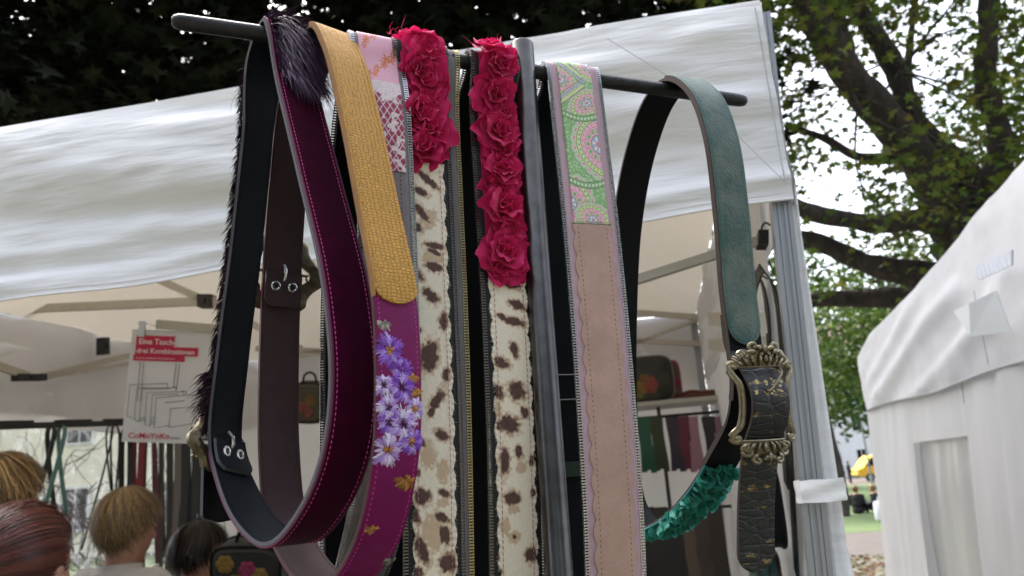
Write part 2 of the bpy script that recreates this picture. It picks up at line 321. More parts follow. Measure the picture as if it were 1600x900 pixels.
R = np.linspace(0, 1, 50); Q, Rr = np.meshgrid(qs, R, indexing='ij'); H = K0[2]+(th_[:, None]-K0[2])*Rr+.01*np.sin(Q*4)*(1-Rr)
def fold2(Q, H, p0, p1, w_, a_):
    q0, q1 = np.array(w2(*p0)), np.array(w2(*p1)); d_ = (q1-q0)/np.linalg.norm(q1-q0); L_ = np.linalg.norm(q1-q0); al = (Q-q0[0])*d_[0]+(H-q0[1])*d_[1]; pe = -(Q-q0[0])*d_[1]+(H-q0[1])*d_[0]+.02*np.sin(al*4)
    return a_*np.exp(-(pe/w_)**2)*np.clip(np.minimum(al, L_-al)/.25+.3, 0, 1)
D = .03+.03*Rr*(1-Rr)+sum(fold2(Q, H, *f_) for f_ in (((1372, 625), (1520, 440), .055, .035), ((1364, 598), (1450, 462), .05, .022), ((1410, 634), (1570, 500), .045, .018), ((1480, 600), (1600, 420), .06, .018)))+.010*(vnoise(Q*4+H*3, H*7-Q*3, 3)-.5)+.006*(vnoise(Q*14, H*18, 5)-.5)-.07*np.exp(-(Q+.1)/.035)
b = MB(); b.grid(W2(Q, H, D)); part(b, 'roof_skirt', M_OLD, tent2)
b = MB(); S, Rr = np.meshgrid(qs, np.linspace(0, 1, 14), indexing='ij'); b.grid(W2(S, th_[:, None]+Rr*.9, -.0-Rr*2.2)); part(b, 'roof_panel', M_OLD, tent2)
b = MB(); b.tube(W2(qs, K0[2]+.01*np.sin(qs*4), D[:, 0]), .004, 6); q0 = w2(1557, 450)[0]
b.tube([W2(q0+.02*x, K0[2]+.02+.30*x, .095) for x in np.linspace(0, 1, 5)], .002, 5); part(b, 'seam', M_SEAM, tent2)
def wall2(q0, q1, h0, h1, seed, d=0., amp=.035, m=None, name='side_wall', fq=6):
    Q, H = np.meshgrid(np.linspace(q0, q1, 40), np.linspace(h0, h1, 40), indexing='ij')
    D = d+(K0[2]-H)*.085+amp*(vnoise(Q*fq+H*1.2, H*.8, seed)-.5)+amp*.5*(vnoise(Q*fq*2.5, H*1.5, seed+1)-.5)
    b = MB(); b.grid(W2(Q, H, D)); return part(b, name, m or M_OLDW, tent2)
wq = [w2(1432, 690)[0], w2(1525, 690)[0]]; wh = w2(1500, 683)[1]
wall2(-.06, wq[0], .02, K0[2]+.05, 41); wall2(wq[1], QW, .02, K0[2]+.05, 43, amp=.05, fq=5); wall2(wq[0], wq[1], wh, K0[2]+.05, 45, amp=.02)
M_PVC2 = bpy.data.materials.new('hazy_film'); M_PVC2.use_nodes = True
nt = M_PVC2.node_tree; N = nt.nodes; Lk = nt.links; bs = N['Principled BSDF']; bs.inputs['Base Color'].default_value = (.62, .60, .57, 1); bs.inputs['Roughness'].default_value = .22
tr = N.new('ShaderNodeBsdfTransparent'); tr.inputs[0].default_value = (.7, .69, .65, 1); ms = N.new('ShaderNodeMixShader'); Lk.new(tr.outputs[0], ms.inputs[1]); Lk.new(bs.outputs[0], ms.inputs[2]); Lk.new(ms.outputs[0], N['Material Output'].inputs[0])
nz = N.new('ShaderNodeTexNoise'); nz.inputs['Scale'].default_value = 3.0; nz.inputs['Detail'].default_value = 3; tcn = N.new('ShaderNodeTexCoord'); mp_ = N.new('ShaderNodeMapping'); mp_.inputs['Scale'].default_value = (1, 1, .3); Lk.new(tcn.outputs['Object'], mp_.inputs[0]); Lk.new(mp_.outputs[0], nz.inputs[0])
mr = N.new('ShaderNodeMapRange'); mr.inputs[1].default_value = .3; mr.inputs[2].default_value = .7; mr.inputs[3].default_value = .45; mr.inputs[4].default_value = .85; Lk.new(nz.outputs[0], mr.inputs[0]); Lk.new(mr.outputs[0], ms.inputs[0])
wall2(wq[0]-.03, wq[1]+.03, .02, wh+.03, 47, d=-.06, amp=.04, m=M_PVC2, name='window_film', fq=3)
b = MB()
for q0_, q1_, d0, d1 in ((-.06, -.06, -.06, -3), (QW, QW, -.06, -3), (-.06, QW, -3, -3)):
    b.grid(np.array([[W2(q0_, h, d0), W2(q1_, h, d1)] for h in (.02, K0[2])]))
part(b, 'far_wall', M_OLD, tent2)
for q in (-.03, QW-.03):
    b = MB(); b.box(W2(q, K0[2]/2, -.09), kd*.02, kn*.02, np.array([0, 0, K0[2]/2])); part(b, 'leg', M_ALU, tent2, smooth=False)
# folded paper flap and webbing strap on the skirt
b = MB(); c = [w2(1541, 481), w2(1570, 521), w2(1640, 512), w2(1640, 446), w2(1592, 466)]
b.add([W2(q, h, .13+.05*(i > 2)) for i, (q, h) in enumerate(c)]+[W2(q, h, .126+.05*(i > 2)) for i, (q, h) in enumerate(c)], [(0, 1, 2, 3, 4), (9, 8, 7, 6, 5)]+[(i, i+5, (i+1) % 5+5, (i+1) % 5) for i in range(5)])
part(b, 'folded_flap', mat('white_flap', (.85, .87, .88), .5, var=.02, coords='Object'), tent2, smooth=False, label='bright white folded flap on the tent side')
b = MB(); c = [w2(1577, 412), w2(1583, 432), w2(1640, 408), w2(1640, 384)]
b.add([W2(q, h, .125) for q, h in c]+[W2(q, h, .118) for q, h in c], [(0, 1, 2, 3), (7, 6, 5, 4)]+[(i, i+4, (i+1) % 4+4, (i+1) % 4) for i in range(4)])
part(b, 'webbing_strap', mat('ribbed_webbing', (.70, .72, .76), .7, var=.05, bump=.8, bscale=60, btype='wave', coords='Object', bdist=.004), tent2, smooth=False)
# ================================================================== TREES
M_BARK = mat('bark', (.050, .039, .030), .95, var=.6, vscale=11, bump=1., bscale=18, coords='Object', aniso=(1, 1, .4), bdist=.07)
M_BARKD = mat('dark_bark', (.022, .018, .015), .95, var=.4, vscale=9, bump=.9, bscale=14, coords='Object', bdist=.03)
M_LEAFD = mat('shade_toned_leaves', (0, 0, 0), .7, attr=True, var=0, spec=.15)
M_LEAF = mat('maple_leaves', (0, 0, 0), .6, attr=True, var=0, spec=.25, transl=.3)
STAR = np.array([(0, -.5), (.10, -.18), (.46, -.30), (.30, -.02), (.50, .22), (.17, .17), (0, .55), (-.17, .17), (-.50, .22), (-.30, -.02), (-.46, -.30), (-.10, -.18)])
OVAL = np.array([(0, -.5), (.26, -.2), (.26, .2), (0, .55), (-.26, .2), (-.26, -.2)])
def leaf_mesh(name, C, size, shape, pal, m, parent, tilt=.9, jit=.35):
    n = len(C); C = np.asarray(C); k = len(shape)
    nr = rng.normal(size=(n, 3)); nr[:, 2] = np.abs(nr[:, 2])+tilt; nr /= np.linalg.norm(nr, axis=1)[:, None]
    a = rng.normal(size=(n, 3)); a -= nr*(a*nr).sum(1)[:, None]; a /= np.linalg.norm(a, axis=1)[:, None]; b_ = np.cross(nr, a)
    sz = size*(1+jit*rng.uniform(-1, 1, n))
    cup = np.abs(shape[:, 0])*.35
    V = C[:, None]+(a[:, None]*shape[None, :, 0, None]+b_[:, None]*shape[None, :, 1, None]-nr[:, None]*cup[None, :, None])*sz[:, None, None]
    pal = np.array(pal); w = rng.dirichlet(np.full(len(pal), .6), n); col = w @ pal*rng.uniform(.6, 1.35, (n, 1))
    b = MB(); V2 = V.reshape(-1, 3); b.v = [V2]; b.n = len(V2); b.f = [tuple(range(i*k, i*k+k)) for i in range(n)]; b.m = [0]*n
    b.uv = [np.zeros((len(V2), 2))]; cc = np.ones((len(V2), 4)); cc[:, :3] = np.repeat(col, k, 0); b.c = [cc]; b.hasc = True
    return part(b, name, m, parent, kind='stuff', smooth=False)
def limb(parent, pts, r, m, k=9, name='limb', wob=.05):
    K = np.asarray(pts, float); s = spline(K, 10); rr = np.interp(np.linspace(0, 1, len(s)), np.linspace(0, 1, len(r)), r)
    s = s+np.array([[mnoise.noise(Vector(q)*1.7+Vector((k*3., 0, 0))) for _ in range(1)]*3 for q in s])*wob
    rr = rr*(1+.22*np.array([mnoise.noise(Vector(q)*5) for q in s]))
    b = MB(); b.tube(s, rr, k); part(b, name, m, parent); return s
def twigs(spots, n, spread, lz=.6):
    i = rng.integers(0, len(spots), n); return np.asarray(spots)[i]+rng.normal(size=(n, 3))*np.array([spread, spread, spread*lz])
# big maple right
mz = 8.0
mtree = thing('maple_tree', 'big spreading maple with dark forked limbs behind the right tent', 'tree', np.append(P(1545, 600, mz)[:2], 0))
tb = np.append(P(1545, 600, mz)[:2], 0)
Lm = []
Lm.append(limb(mtree, [tb, P(1550, 520, mz), P(1530, 440, mz), P(1500, 380, mz-.1)], [.40, .35, .33, .30], M_BARK, 14, 'trunk'))
Lm.append(limb(mtree, [P(1515, 420, mz), P(1455, 280, mz), P(1365, 165, mz-.3), P(1290, 60, mz-.6), P(1240, -40, mz-.8), P(1180, -200, mz-1)], [.26, .20, .17, .15, .13, .08], M_BARK, 12))
Lm.append(limb(mtree, [P(1540, 400, mz), P(1525, 300, mz+.2), P(1430, 190, mz+.4), P(1390, 90, mz+.6), P(1330, 0, mz+.8), P(1260, -130, mz+1)], [.24, .17, .13, .12, .10, .07], M_BARK, 12))
Lm.append(limb(mtree, [P(1535, 400, mz), P(1550, 300, mz-.2), P(1565, 225, mz-.3), P(1540, 130, mz-.4), P(1545, 40, mz-.5), P(1540, -130, mz-.6)], [.22, .14, .12, .11, .10, .07], M_BARK, 12))
Lm.append(limb(mtree, [P(1500, 372, mz), P(1440, 345, mz-.2), P(1370, 352, mz-.5), P(1300, 340, mz-.8), P(1240, 318, mz-1)], [.16, .11, .09, .085, .07], M_BARK))
Lm.append(limb(mtree, [P(1510, 440, mz), P(1440, 430, mz+.3), P(1360, 415, mz+.5), P(1290, 385, mz+.7), P(1230, 365, mz+.9)], [.2, .15, .12, .11, .09], M_BARK))
Lm.append(limb(mtree, [P(1540, 480, mz), P(1440, 462, mz+.6), P(1330, 466, mz+1), P(1240, 470, mz+1.2)], [.17, .13, .10, .09], M_BARK))
Lm.append(limb(mtree, [P(1400, 250, mz), P(1340, 245, mz), P(1290, 215, mz+.2), P(1240, 200, mz+.3)], [.07, .05, .04, .03], M_BARK))
Lm.append(limb(mtree, [P(1330, 140, mz-.4), P(1310, 60, mz-.2), P(1300, -20, mz), P(1310, -160, mz+.2)], [.12, .11, .10, .06], M_BARK))
Lm.append(limb(mtree, [P(1400, 110, mz+.5), P(1370, 60, mz+.6), P(1340, 30, mz+.6)], [.06, .035, .02], M_BARK))
Lm.append(limb(mtree, [P(1450, 330, mz), P(1448, 230, mz+.9), P(1420, 120, mz+1.4), P(1440, -60, mz+1.9)], [.10, .07, .05, .03], M_BARK))
spots = []
for _ in range(620):
    u = rng.uniform(1150, 1900); v = rng.uniform(-420, 500); Z = rng.uniform(6.4, 11.5)
    q = vnoise(np.array([u/95.]), np.array([v/95.]), 5)[0]
    if q < .45: continue
    spots.append(P(u, v, Z))
pal = [(.05, .105, .014), (.09, .16, .02), (.15, .20, .03), (.025, .055, .012), (.18, .14, .03)]
leaf_mesh('leaves', twigs(spots, 25000, .33), .098, STAR, pal, M_LEAF, mtree)
b = MB()
for _ in range(170):
    a = spots[rng.integers(len(spots))]; l = Lm[rng.integers(1, len(Lm))]; c = l[np.argmin(np.linalg.norm(l-a, axis=1))]
    if np.linalg.norm(c-a) < 2.2: b.tube(spline([c, (a+c)/2+rng.normal(size=3)*.12, a], 4), np.linspace(.016, .005, 9), 5)
part(b, 'twigs', M_BARK, mtree, kind='stuff')
# dark tree behind the tent, left
dz = 9.5; db = np.append(P(560, 300, dz)[:2], 0)
dtree = thing('dark_tree', 'dense almost black tree crown above the tent roof at top left', 'tree', db)
limb(dtree, [db, P(400, 330, dz), P(215, 190, dz), P(165, 90, dz), P(100, -60, dz), P(60, -300, dz)], [.4, .3, .16, .14, .12, .08], M_BARKD, 12, 'trunk')
limb(dtree, [P(240, 300, dz), P(330, 130, dz+.3), P(420, -20, dz+.5), P(520, -250, dz+.6)], [.2, .14, .11, .07], M_BARKD)
limb(dtree, [P(230, 280, dz), P(60, 170, dz-.4), P(-150, 60, dz-.5)], [.16, .11, .06], M_BARKD)
limb(dtree, [P(330, 130, dz+.3), P(560, 60, dz), P(800, -30, dz-.3), P(980, -120, dz-.5)], [.14, .11, .08, .05], M_BARKD)
spots = []
for _ in range(2600):
    u = rng.uniform(-420, 1180); v = rng.uniform(-700, 290); Z = rng.uniform(7.2, 13)
    if vnoise(np.array([u/42.]), np.array([v/42.]), 9)[0] < .10: continue
    if u > 960 and vnoise(np.array([u/60.]), np.array([v/60.]), 4)[0] < .5: continue
    spots.append(P(u, v, Z))
pald = [(.006, .010, .004), (.009, .014, .005), (.004, .006, .003), (.016, .019, .007)]  # near-black leaf tones: the crown's backlit shade is put into the colour
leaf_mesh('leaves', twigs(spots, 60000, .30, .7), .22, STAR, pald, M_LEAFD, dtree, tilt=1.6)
# ================================================================== DISPLAY STAND
ROD0 = P(272, 33, .62); ROD1 = P(1163, 156, .825); ROD1[2] = ROD0[2]; RR = .0068
rd = nrm(ROD1-ROD0); RODL = np.linalg.norm(ROD1-ROD0); rperp = np.array([rd[1], -rd[0], 0])
M_IRON = mat('blackened_iron', (.030, .029, .031), .42, .6, var=.5, vscale=120, bump=.35, bscale=350, coords='Object')
M_STEEL = mat('worn_steel', (.10, .097, .093), .30, .95, var=.2, vscale=60, bump=.05, bscale=300, coords='Object', col2=(.075, .07, .068))
def rod_at(u):
    lo, hi = -.2, RODL+.2
    for _ in range(50):
        m = (lo+hi)/2
        if proj(ROD0+rd*m)[0] < u: lo = m
        else: hi = m
    return ROD0+rd*lo
polec = rod_at(817)+rperp*.002
stand = thing('display_stand', 'steel display stand with a black crossbar carrying the belts', 'stand', np.array([polec[0], polec[1], 0]))
b = MB(); sp = [ROD0+rd*x for x in (-.002, 0, .004, .01)]+[ROD0+rd*RODL*x for x in np.linspace(.05, .95, 10)]+[ROD1-rd*x for x in (.01, .004, 0, -.002)]
b.tube(sp, [.003, .0052, .0066]+[RR]*12+[.0064, .0052, .003], 18); part(b, 'crossbar', M_IRON, stand)
ptop = on_plane(815, 70, polec, np.array([0, -1., 0]))[2]
pfoot = np.array([polec[0], polec[1], 0])-CX*.022; pax = nrm(np.array([polec[0], polec[1], ptop])-pfoot)
b = MB(); b.lathe(pfoot, pax, [(.0112, .01), (.0112, ptop-.002), (.0100, ptop), (.0090, ptop), (.0088, ptop-.02)], 28); part(b, 'pole', M_STEEL, stand)
b = MB(); b.lathe([pfoot[0], pfoot[1], 0], [0, 0, 1], [(.001, .004), (.16, .004), (.16, .012), (.03, .016), (.0145, .03), (.0145, .09)], 32); part(b, 'base', M_IRON, stand)
# ================================================================== BELTS
class Belt:
    def __init__(s, u, th, front, back, apex=None, wrap=True, bottom=None, tw=None):
        s.twk = tw
        s.o = rod_at(u); t = math.radians(th); s.w = np.array([math.cos(t), math.sin(t), 0]); s.n = np.array([math.sin(t), -math.cos(t), 0])
        f = [s.dh(*q) for q in front]; k = [s.dh(*q) for q in back]
        R = RR+.0022
        if wrap: K = [(0, R), (R*.72, R*.70), (R*1.02, -.004)]+f+(bottom or [])+k+[(-R*1.02, -.004), (-R*.72, R*.70)]
        else: K = [apex if apex else (0, R)]+f+(bottom or [])+k
        C = spline(np.array(K), 24, closed=True); C = np.concatenate([C, C[:1]])
        L = np.concatenate([[0], np.cumsum(np.linalg.norm(np.diff(C, axis=0), axis=1))]); s.L = L[-1]
        n = int(s.L/.002); s.s = np.linspace(0, s.L, n); s.C = np.stack([np.interp(s.s, L, C[:, i]) for i in (0, 1)], -1)
        Tg_ = np.roll(s.C[:-1], -1, 0)-np.roll(s.C[:-1], 1, 0); Tg_ = np.concatenate([Tg_, Tg_[:1]])
        for _ in range(3): Tg_ = (np.roll(Tg_, 1, 0)+Tg_+np.roll(Tg_, -1, 0))/3
        Tg_ /= np.linalg.norm(Tg_, axis=1)[:, None]; s.T = Tg_; s.N = np.stack([-Tg_[:, 1], Tg_[:, 0]], -1)
        s.px = proj(s.o+s.C[:, :1]*s.n+np.array([0, 0, 1])*s.C[:, 1:])
        # keep back strand indices: after the lowest point
        s.low = s.s[int(np.argmin(s.C[:, 1]))]
    def dh(s, u, v):
        q = on_plane(u, v, s.o, s.w)-s.o; return (float(q @ s.n), float(q[2]))
    def at(s, u, v, back=None):
        d = ((s.px-np.array([u, v]))**2).sum(1)
        if back is True: d = np.where(s.s < s.low, 1e12, d)
        if back is False: d = np.where(s.s > s.low, 1e12, d)
        return float(s.s[int(np.argmin(d))])
    def M(s, S, X, Z=0.):       # belt coordinates (along, across, outward) -> place
        S, X, Z = np.broadcast_arrays(np.asarray(S, float), X, Z); Sm = np.mod(S, s.L)
        c = np.stack([np.interp(Sm, s.s, s.C[:, i]) for i in (0, 1)], -1); nn = np.stack([np.interp(Sm, s.s, s.N[:, i]) for i in (0, 1)], -1)
        nn = nn/np.linalg.norm(nn, axis=-1)[..., None]; f = np.interp(Sm/s.L, *s.twk) if getattr(s, 'twk', None) else np.zeros(Sm.shape)
        cf, sf = np.cos(f), np.sin(f); c = c+nn*(Z*cf+X*sf)[..., None]
        return s.o+c[..., :1]*s.n+c[..., 1:]*np.array([0, 0, 1.])+(X*cf-Z*sf)[..., None]*s.w
    def frame(s, S):
        Sm = S % s.L; i = int(np.clip(np.searchsorted(s.s, Sm), 0, len(s.s)-1)); T_ = s.T[i]; Nn = s.N[i]; f = float(np.interp(Sm/s.L, *s.twk)) if getattr(s, 'twk', None) else 0.
        n3 = Nn[0]*s.n+Nn[1]*np.array([0, 0, 1.]); return s.w*math.cos(f)+n3*math.sin(f), T_[0]*s.n+T_[1]*np.array([0, 0, 1.]), n3*math.cos(f)-s.w*math.sin(f)
    def locate(s, u, v, back=False):   # photo spot -> (along, across)
        c = s.at(u, v, back)
        for _ in range(4):
            q = proj(s.M(c, 0.)); e = 1e-3; ds = (proj(s.M(c+e, 0.))-q)/e; dx = (proj(s.M(c, e))-q)/e
            sol = np.linalg.solve(np.stack([ds, dx], 1), np.array([u, v])-q); c += float(np.clip(sol[0], -.03, .03))
        return c, float(sol[1])
    def strip(s, b, s0, s1, x0, x1, z0, z1, step=.004, nx=2, mi=(0, 0, 0), round_end=0., colf=None, round_start=0.):
        n = max(3, int((s1-s0)/step)); S = np.linspace(s0, s1, n)
        if round_end:
            e = s1-round_end*(1-np.cos(np.linspace(0, math.pi/2, 14)[::-1])); S = np.concatenate([S[S < e.min()-1e-4], np.sort(s1-round_end*(1-np.sin(np.linspace(0, math.pi/2, 14))))])
        xa = np.array([x0(q) for q in S]) if callable(x0) else np.full(len(S), x0); xb = np.array([x1(q) for q in S]) if callable(x1) else np.full(len(S), x1)
        if round_end:
            k = np.sqrt(np.clip(1-((S-(s1-round_end))/round_end).clip(0, 1)**2, .0, 1)); md = (xa+xb)/2; xa = md+(xa-md)*k; xb = md+(xb-md)*k
        a = np.linspace(0, 1, nx); X = xa[:, None]+(xb-xa)[:, None]*a; SS = np.broadcast_to(S[:, None], X.shape)
        cr = .0004*np.array([0]+[1]*(nx-2)+[0]) if nx > 2 else 0
        uv = np.stack([X, SS], -1)
        b.grid(s.M(SS, X, z1+cr), mi[0], uv=uv, col=None if colf is None else colf(SS, X), flip=True)
        if z1 != z0:
            cf = None if colf is None else colf(SS, X)
            b.grid(s.M(SS, X, z0), mi[1], uv=uv, col=cf)
            for c, fl in ((0, False), (-1, True)):
                E = np.stack([s.M(S, X[:, c], z0), s.M(S, X[:, c], z1)], 1); b.grid(E, mi[2], uv=np.stack([uv[:, c], uv[:, c]+[.002, 0]], 1), flip=not fl, col=None if cf is None else np.stack([cf[:, c]]*2, 1))
            if s1-s0 < s.L-1e-4:
                for r, fl in ((0, True), (-1, False)):
                    E = np.stack([s.M(SS[r], X[r], z0), s.M(SS[r], X[r], z1)], 1); b.grid(E, mi[2], flip=fl, col=None if cf is None else np.stack([cf[r]]*2, 1))
    def stitches(s, b, s0, s1, x, z, ln=.0022, gap=.0014, r=.00035, mi=0):
        q = s0
        while q < s1:
            xx = x(q) if callable(x) else x; e = min(q+ln, s1)
            p = [s.M(q, xx, z-.0002), s.M(q+(e-q)*.5, xx, z+r*.9), s.M(e, xx, z-.0002)]; b.tube(p, r, 5, mi, cap=False); q += ln+gap
    def teeth(s, b, s0, s1, x, side, z, pitch=.0024, ln=.0045, wd=.0007, hz=.0011, mi=0):
        q = s0
        while q < s1:
            w, t, n = s.frame(q); c = s.M(q, x+side*ln*.5, z); b.box(c, w*ln*.5, t*wd, n*hz, mi, taper=.75)
            c2 = s.M(q, x+side*(ln*.93), z+.0002); b.box(c2, w*ln*.10, t*wd*1.5, n*hz*1.15, mi, taper=.8); q += pitch
    def thing(s, name, label): return thing(name, label, 'belt', s.M(s.low, 0.))
def flat_frame(bl, S, x=0., z=0.):
    w, t, n = bl.frame(S); o = bl.M(S, x, z); return o, w, t, n
def LEATHER(name, col, rough=.5, **k):
    a = dict(var=.12, vscale=60, bump=.35, bscale=420, btype='noise', bdist=.0006); a.update(k); return mat(name, col, rough, **a)
M_NAVY = LEATHER('navy_leather', (.0052, .0078, .0115), .58, spec=.13)
M_BLKL = LEATHER('black_leather', (.0045, .005, .0062), .58, spec=.13)
M_BROWN = LEATHER('oxblood_brown_leather', (.062, .032, .033), .48, spec=.4)
M_EDGE_G = LEATHER('grey_cut_edge', (.085, .08, .092), .9)
M_EDGE_B = LEATHER('brown_suede_edge', (.055, .040, .035), .95)
M_VELVET = mat('burgundy_velvet', (.036, .0008, .013), .95, var=.25, vscale=70, bump=.2, bscale=900, sheen=.06, spec=.05, bdist=.0004)
M_MAGTRIM = mat('magenta_trim', (.085, .002, .032), .7, var=.15, bump=.4, bscale=900)
M_PINKTH = mat('pink_thread', (.62, .06, .28), .6, var=0)
M_FUR = mat('purple_goat_hair', (0, 0, 0), .45, attr=True, var=0, spec=.5)
M_BRASS = mat('antique_brass', (.26, .22, .15), .34, .9, var=.45, vscale=260, bump=.3, bscale=300, coords='Object')
M_BRASSD = mat('dark_brass', (.19, .155, .095), .42, .85, var=.5, vscale=150, bump=.5, bscale=240, coords='Object')
M_NICKEL = mat('nickel', (.62, .60, .57), .25, .95, var=.1, coords='Object')
def torus(b, o, w, t, R, r, k=18, mi=0, sx=1., sy=1., arc=(0, 2*math.pi)):
    full = abs(arc[1]-arc[0]-2*math.pi) < 1e-6; an = np.linspace(arc[0], arc[1], k, endpoint=not full)
    b.tube([o+w*R*sx*math.cos(a)+t*R*sy*math.sin(a) for a in an], r, 8, mi, closed=full)
def fur(bl, root, s0, s1, x0, x1, n, ln, lean_s, lean_x, z=.002, lift=.5, pal=((.045, .018, .045), (.15, .075, .155), (.02, .006, .02)), wd=.00032, name='fur'):  # the lighter palette tone carries the coat's purple sheen as colour
    b = MB(); S = rng.uniform(s0, s1, n); X = rng.uniform(x0, x1, n); l = ln*rng.uniform(.55, 1.25, n); ls = lean_s+rng.normal(size=n)*.22; lx = lean_x+rng.normal(size=n)*.22; lf = lift*rng.uniform(.5, 1.5, n)
    pal = np.array(pal)
    for i in range(n):
        t = np.linspace(0, 1, 5)[:, None]; p0 = bl.M(S[i], X[i], z); w, tg, nn = bl.frame(S[i])
        d = tg*ls[i]+w*lx[i]; p = p0+(d*t+nn*lf[i]*(t-.55*t*t)*1.4+np.array([0, 0, -.30])*t*t)*l[i]
        sd_ = nrm(np.cross(d+1e-6, nn+.3*rng.normal(size=3)))*wd*rng.uniform(.7, 1.5)
        wdt = np.array([1, 1, .85, .55, .08])[:, None]; G = np.stack([p-sd_*wdt, p+sd_*wdt], 1)
        c = rng.dirichlet((.5, .5, .5)) @ pal*rng.uniform(.7, 1.3); b.grid(G, col=np.broadcast_to(c, G.shape))
    return part(b, name, M_FUR, root, kind='stuff')
# ---------- belt 1: goat hair and burgundy velvet over navy leather
A = Belt(445, 50, [(450, 60), (463, 130), (500, 280), (540, 450), (553, 600), (540, 710), (505, 795), (455, 846)], [(400, 812), (366, 745), (352, 690), (363, 560), (383, 400), (399, 250), (416, 100)], apex=(-.002, RR+.002), wrap=False, tw=([0, .5, .62, .9, 1], [0, 0, .42, .42, 0]))
r1 = A.thing('fur_belt', 'burgundy velvet belt with purple fur top and navy lining, leftmost on the bar')
W = .0198; sb_ = A.at(352, 693, True); b = MB(); A.strip(b, 0, A.L, -W, W, -.0016, .0012, .004, 5, mi=(0, 0, 1)); part(b, 'strap', [M_NAVY, M_EDGE_G], r1)
sv = A.at(463, 131, False)
b = MB(); A.strip(b, sv, sb_-.01, -W+.0012, W-.0012, .0012, .0022, .004, 6); part(b, 'velvet_panel', M_VELVET, r1)
for sx in (-1, 1):
    b = MB(); A.strip(b, .0, sb_-.01, *(sorted((sx*(W-.0002), sx*(W-.0020)))), .0013, .0026, .004, 3); part(b, 'piping', M_MAGTRIM, r1)
    b = MB(); A.stitches(b, .0, sb_-.012, sx*(W-.0042), .0024); part(b, 'stitching', M_PINKTH, r1, kind='stuff')
b = MB(); A.stitches(b, sv, sv+.0001, 0, .002)
for k in range(14): b.tube([A.M(sv-.001, -W+.004+k*.0026, .0028), A.M(sv-.001, -W+.0056+k*.0026, .0031)], .0004, 5)
part(b, 'seam_stitching', M_PINKTH, r1, kind='stuff')
for sx in (-1, 1):
    b = MB(); A.stitches(b, sb_+.01, A.L-.005, sx*(W-.003), -.0017); A.stitches(b, A.low-.03, sb_-.01, sx*(W-.003), -.0017); part(b, 'lining_stitching', M_NAVY, r1, kind='stuff')
fur(A, r1, -.030, sv-.002, -W+.003, W-.001, 3600, .022, .75, .35, lift=.55)
fur(A, r1, A.L-.06, A.L-.0, -W+.006, W, 500, .03, -.2, .3, lift=.9, name='fur_crest')
fur(A, r1, sb_+.005, A.L-.05, -W-.0005, -W+.006, 1500, .008, -.8, -.35, lift=.45, name='fur_fringe', pal=((.02, .003, .012), (.035, .008, .025), (.006, .002, .005)))
fur(A, r1, A.at(336, 640, True), A.at(352, 575, True), -W-.001, -W+.006, 260, .012, -.6, -.8, lift=.8, name='fur_tuft', pal=((.05, .004, .03), (.03, .006, .02), (.01, .002, .006)))
def inner_buckle(bl, root, S, lm, edge, sc_=1., tail=None):
    """ornate plate outside the strand, folded tab with two eyelets and a prong inside"""
    w, t, n = bl.frame(S); o = bl.M(S, 0., 0.); W_ = .0190 if bl is A else .0172
    # plate seen from its rim, standing off on the outside
    b = MB(); k = 44; an = np.linspace(0, 2*math.pi, k, endpoint=False)
    rad = (.026+.0030*np.sign(np.cos(an*6))*np.abs(np.cos(an*6))**.6+.0022*np.cos(an*2))*sc_
    ring = lambda z, q: np.array([o+n*z+(w*math.cos(a)*r*1.12+t*math.sin(a)*r)*q for a, r in zip(an, rad)])
    G = np.stack([ring(.0045, .62), ring(.004, .9), ring(.0065, 1.0), ring(.010, .97), ring(.0118, .82), ring(.010, .66), ring(.0045, .62)])
    b.grid(G, closed=True); bk = part(b, 'buckle', M_BRASSD, root)
    b = MB()
    for j in range(7):
        a = j*2*math.pi/7; c = o+n*.0122+(w*math.cos(a)*1.12+t*math.sin(a))*.0215*sc_
        torus(b, c, nrm(w*math.cos(a)+t*math.sin(a)), nrm(t*math.cos(a)-w*math.sin(a)), .0036, .0011, 12, arc=(0, 5))
    part(b, 'scrollwork', M_BRASS, bk, kind='stuff')
    b = MB(); b.tube([o-w*.025+n*.002, o+w*.025+n*.002], .0016, 8); part(b, 'buckle_bar', M_NICKEL, bk)
    # folded tab
    b = MB(); s_lo = S-.032; kk = lambda q: W_*.97*(1-.30*max(0., (s_lo+.009-q)/.009)**2); bl.strip(b, s_lo, S-.001, lambda q: -kk(q), kk, -.0056, -.0028, .001, 6, mi=(0, 0, 1)); 
    b2 = MB(); S0 = S+.0005
    dirn = -1 if bl.s[1] else 1
    tb_ = part(b, 'folded_tab', [lm, edge], root)
    for sx in (-1, 1):
        c = bl.M(S-.014, sx*.0078, -.0060); b = MB(); torus(b, c, w, t, .0034, .0012, 18); part(b, 'eyelet', M_NICKEL, tb_)
        b = MB(); b.lathe(c, -n, [(.0001, .0001), (.0024, .0001), (.0024, -.001)], 14); part(b, 'eyelet_hole', M_BLACKP, tb_)
    b = MB(); b.tube([o-n*.0035+t*.006, o-n*.0075+t*.001, o-n*.0072-t*.005, o-n*.0045-t*.008], .0015, 8); part(b, 'prong', M_NICKEL, bk)
    return bk
inner_buckle(A, r1, sb_+.002, M_NAVY, M_EDGE_G)
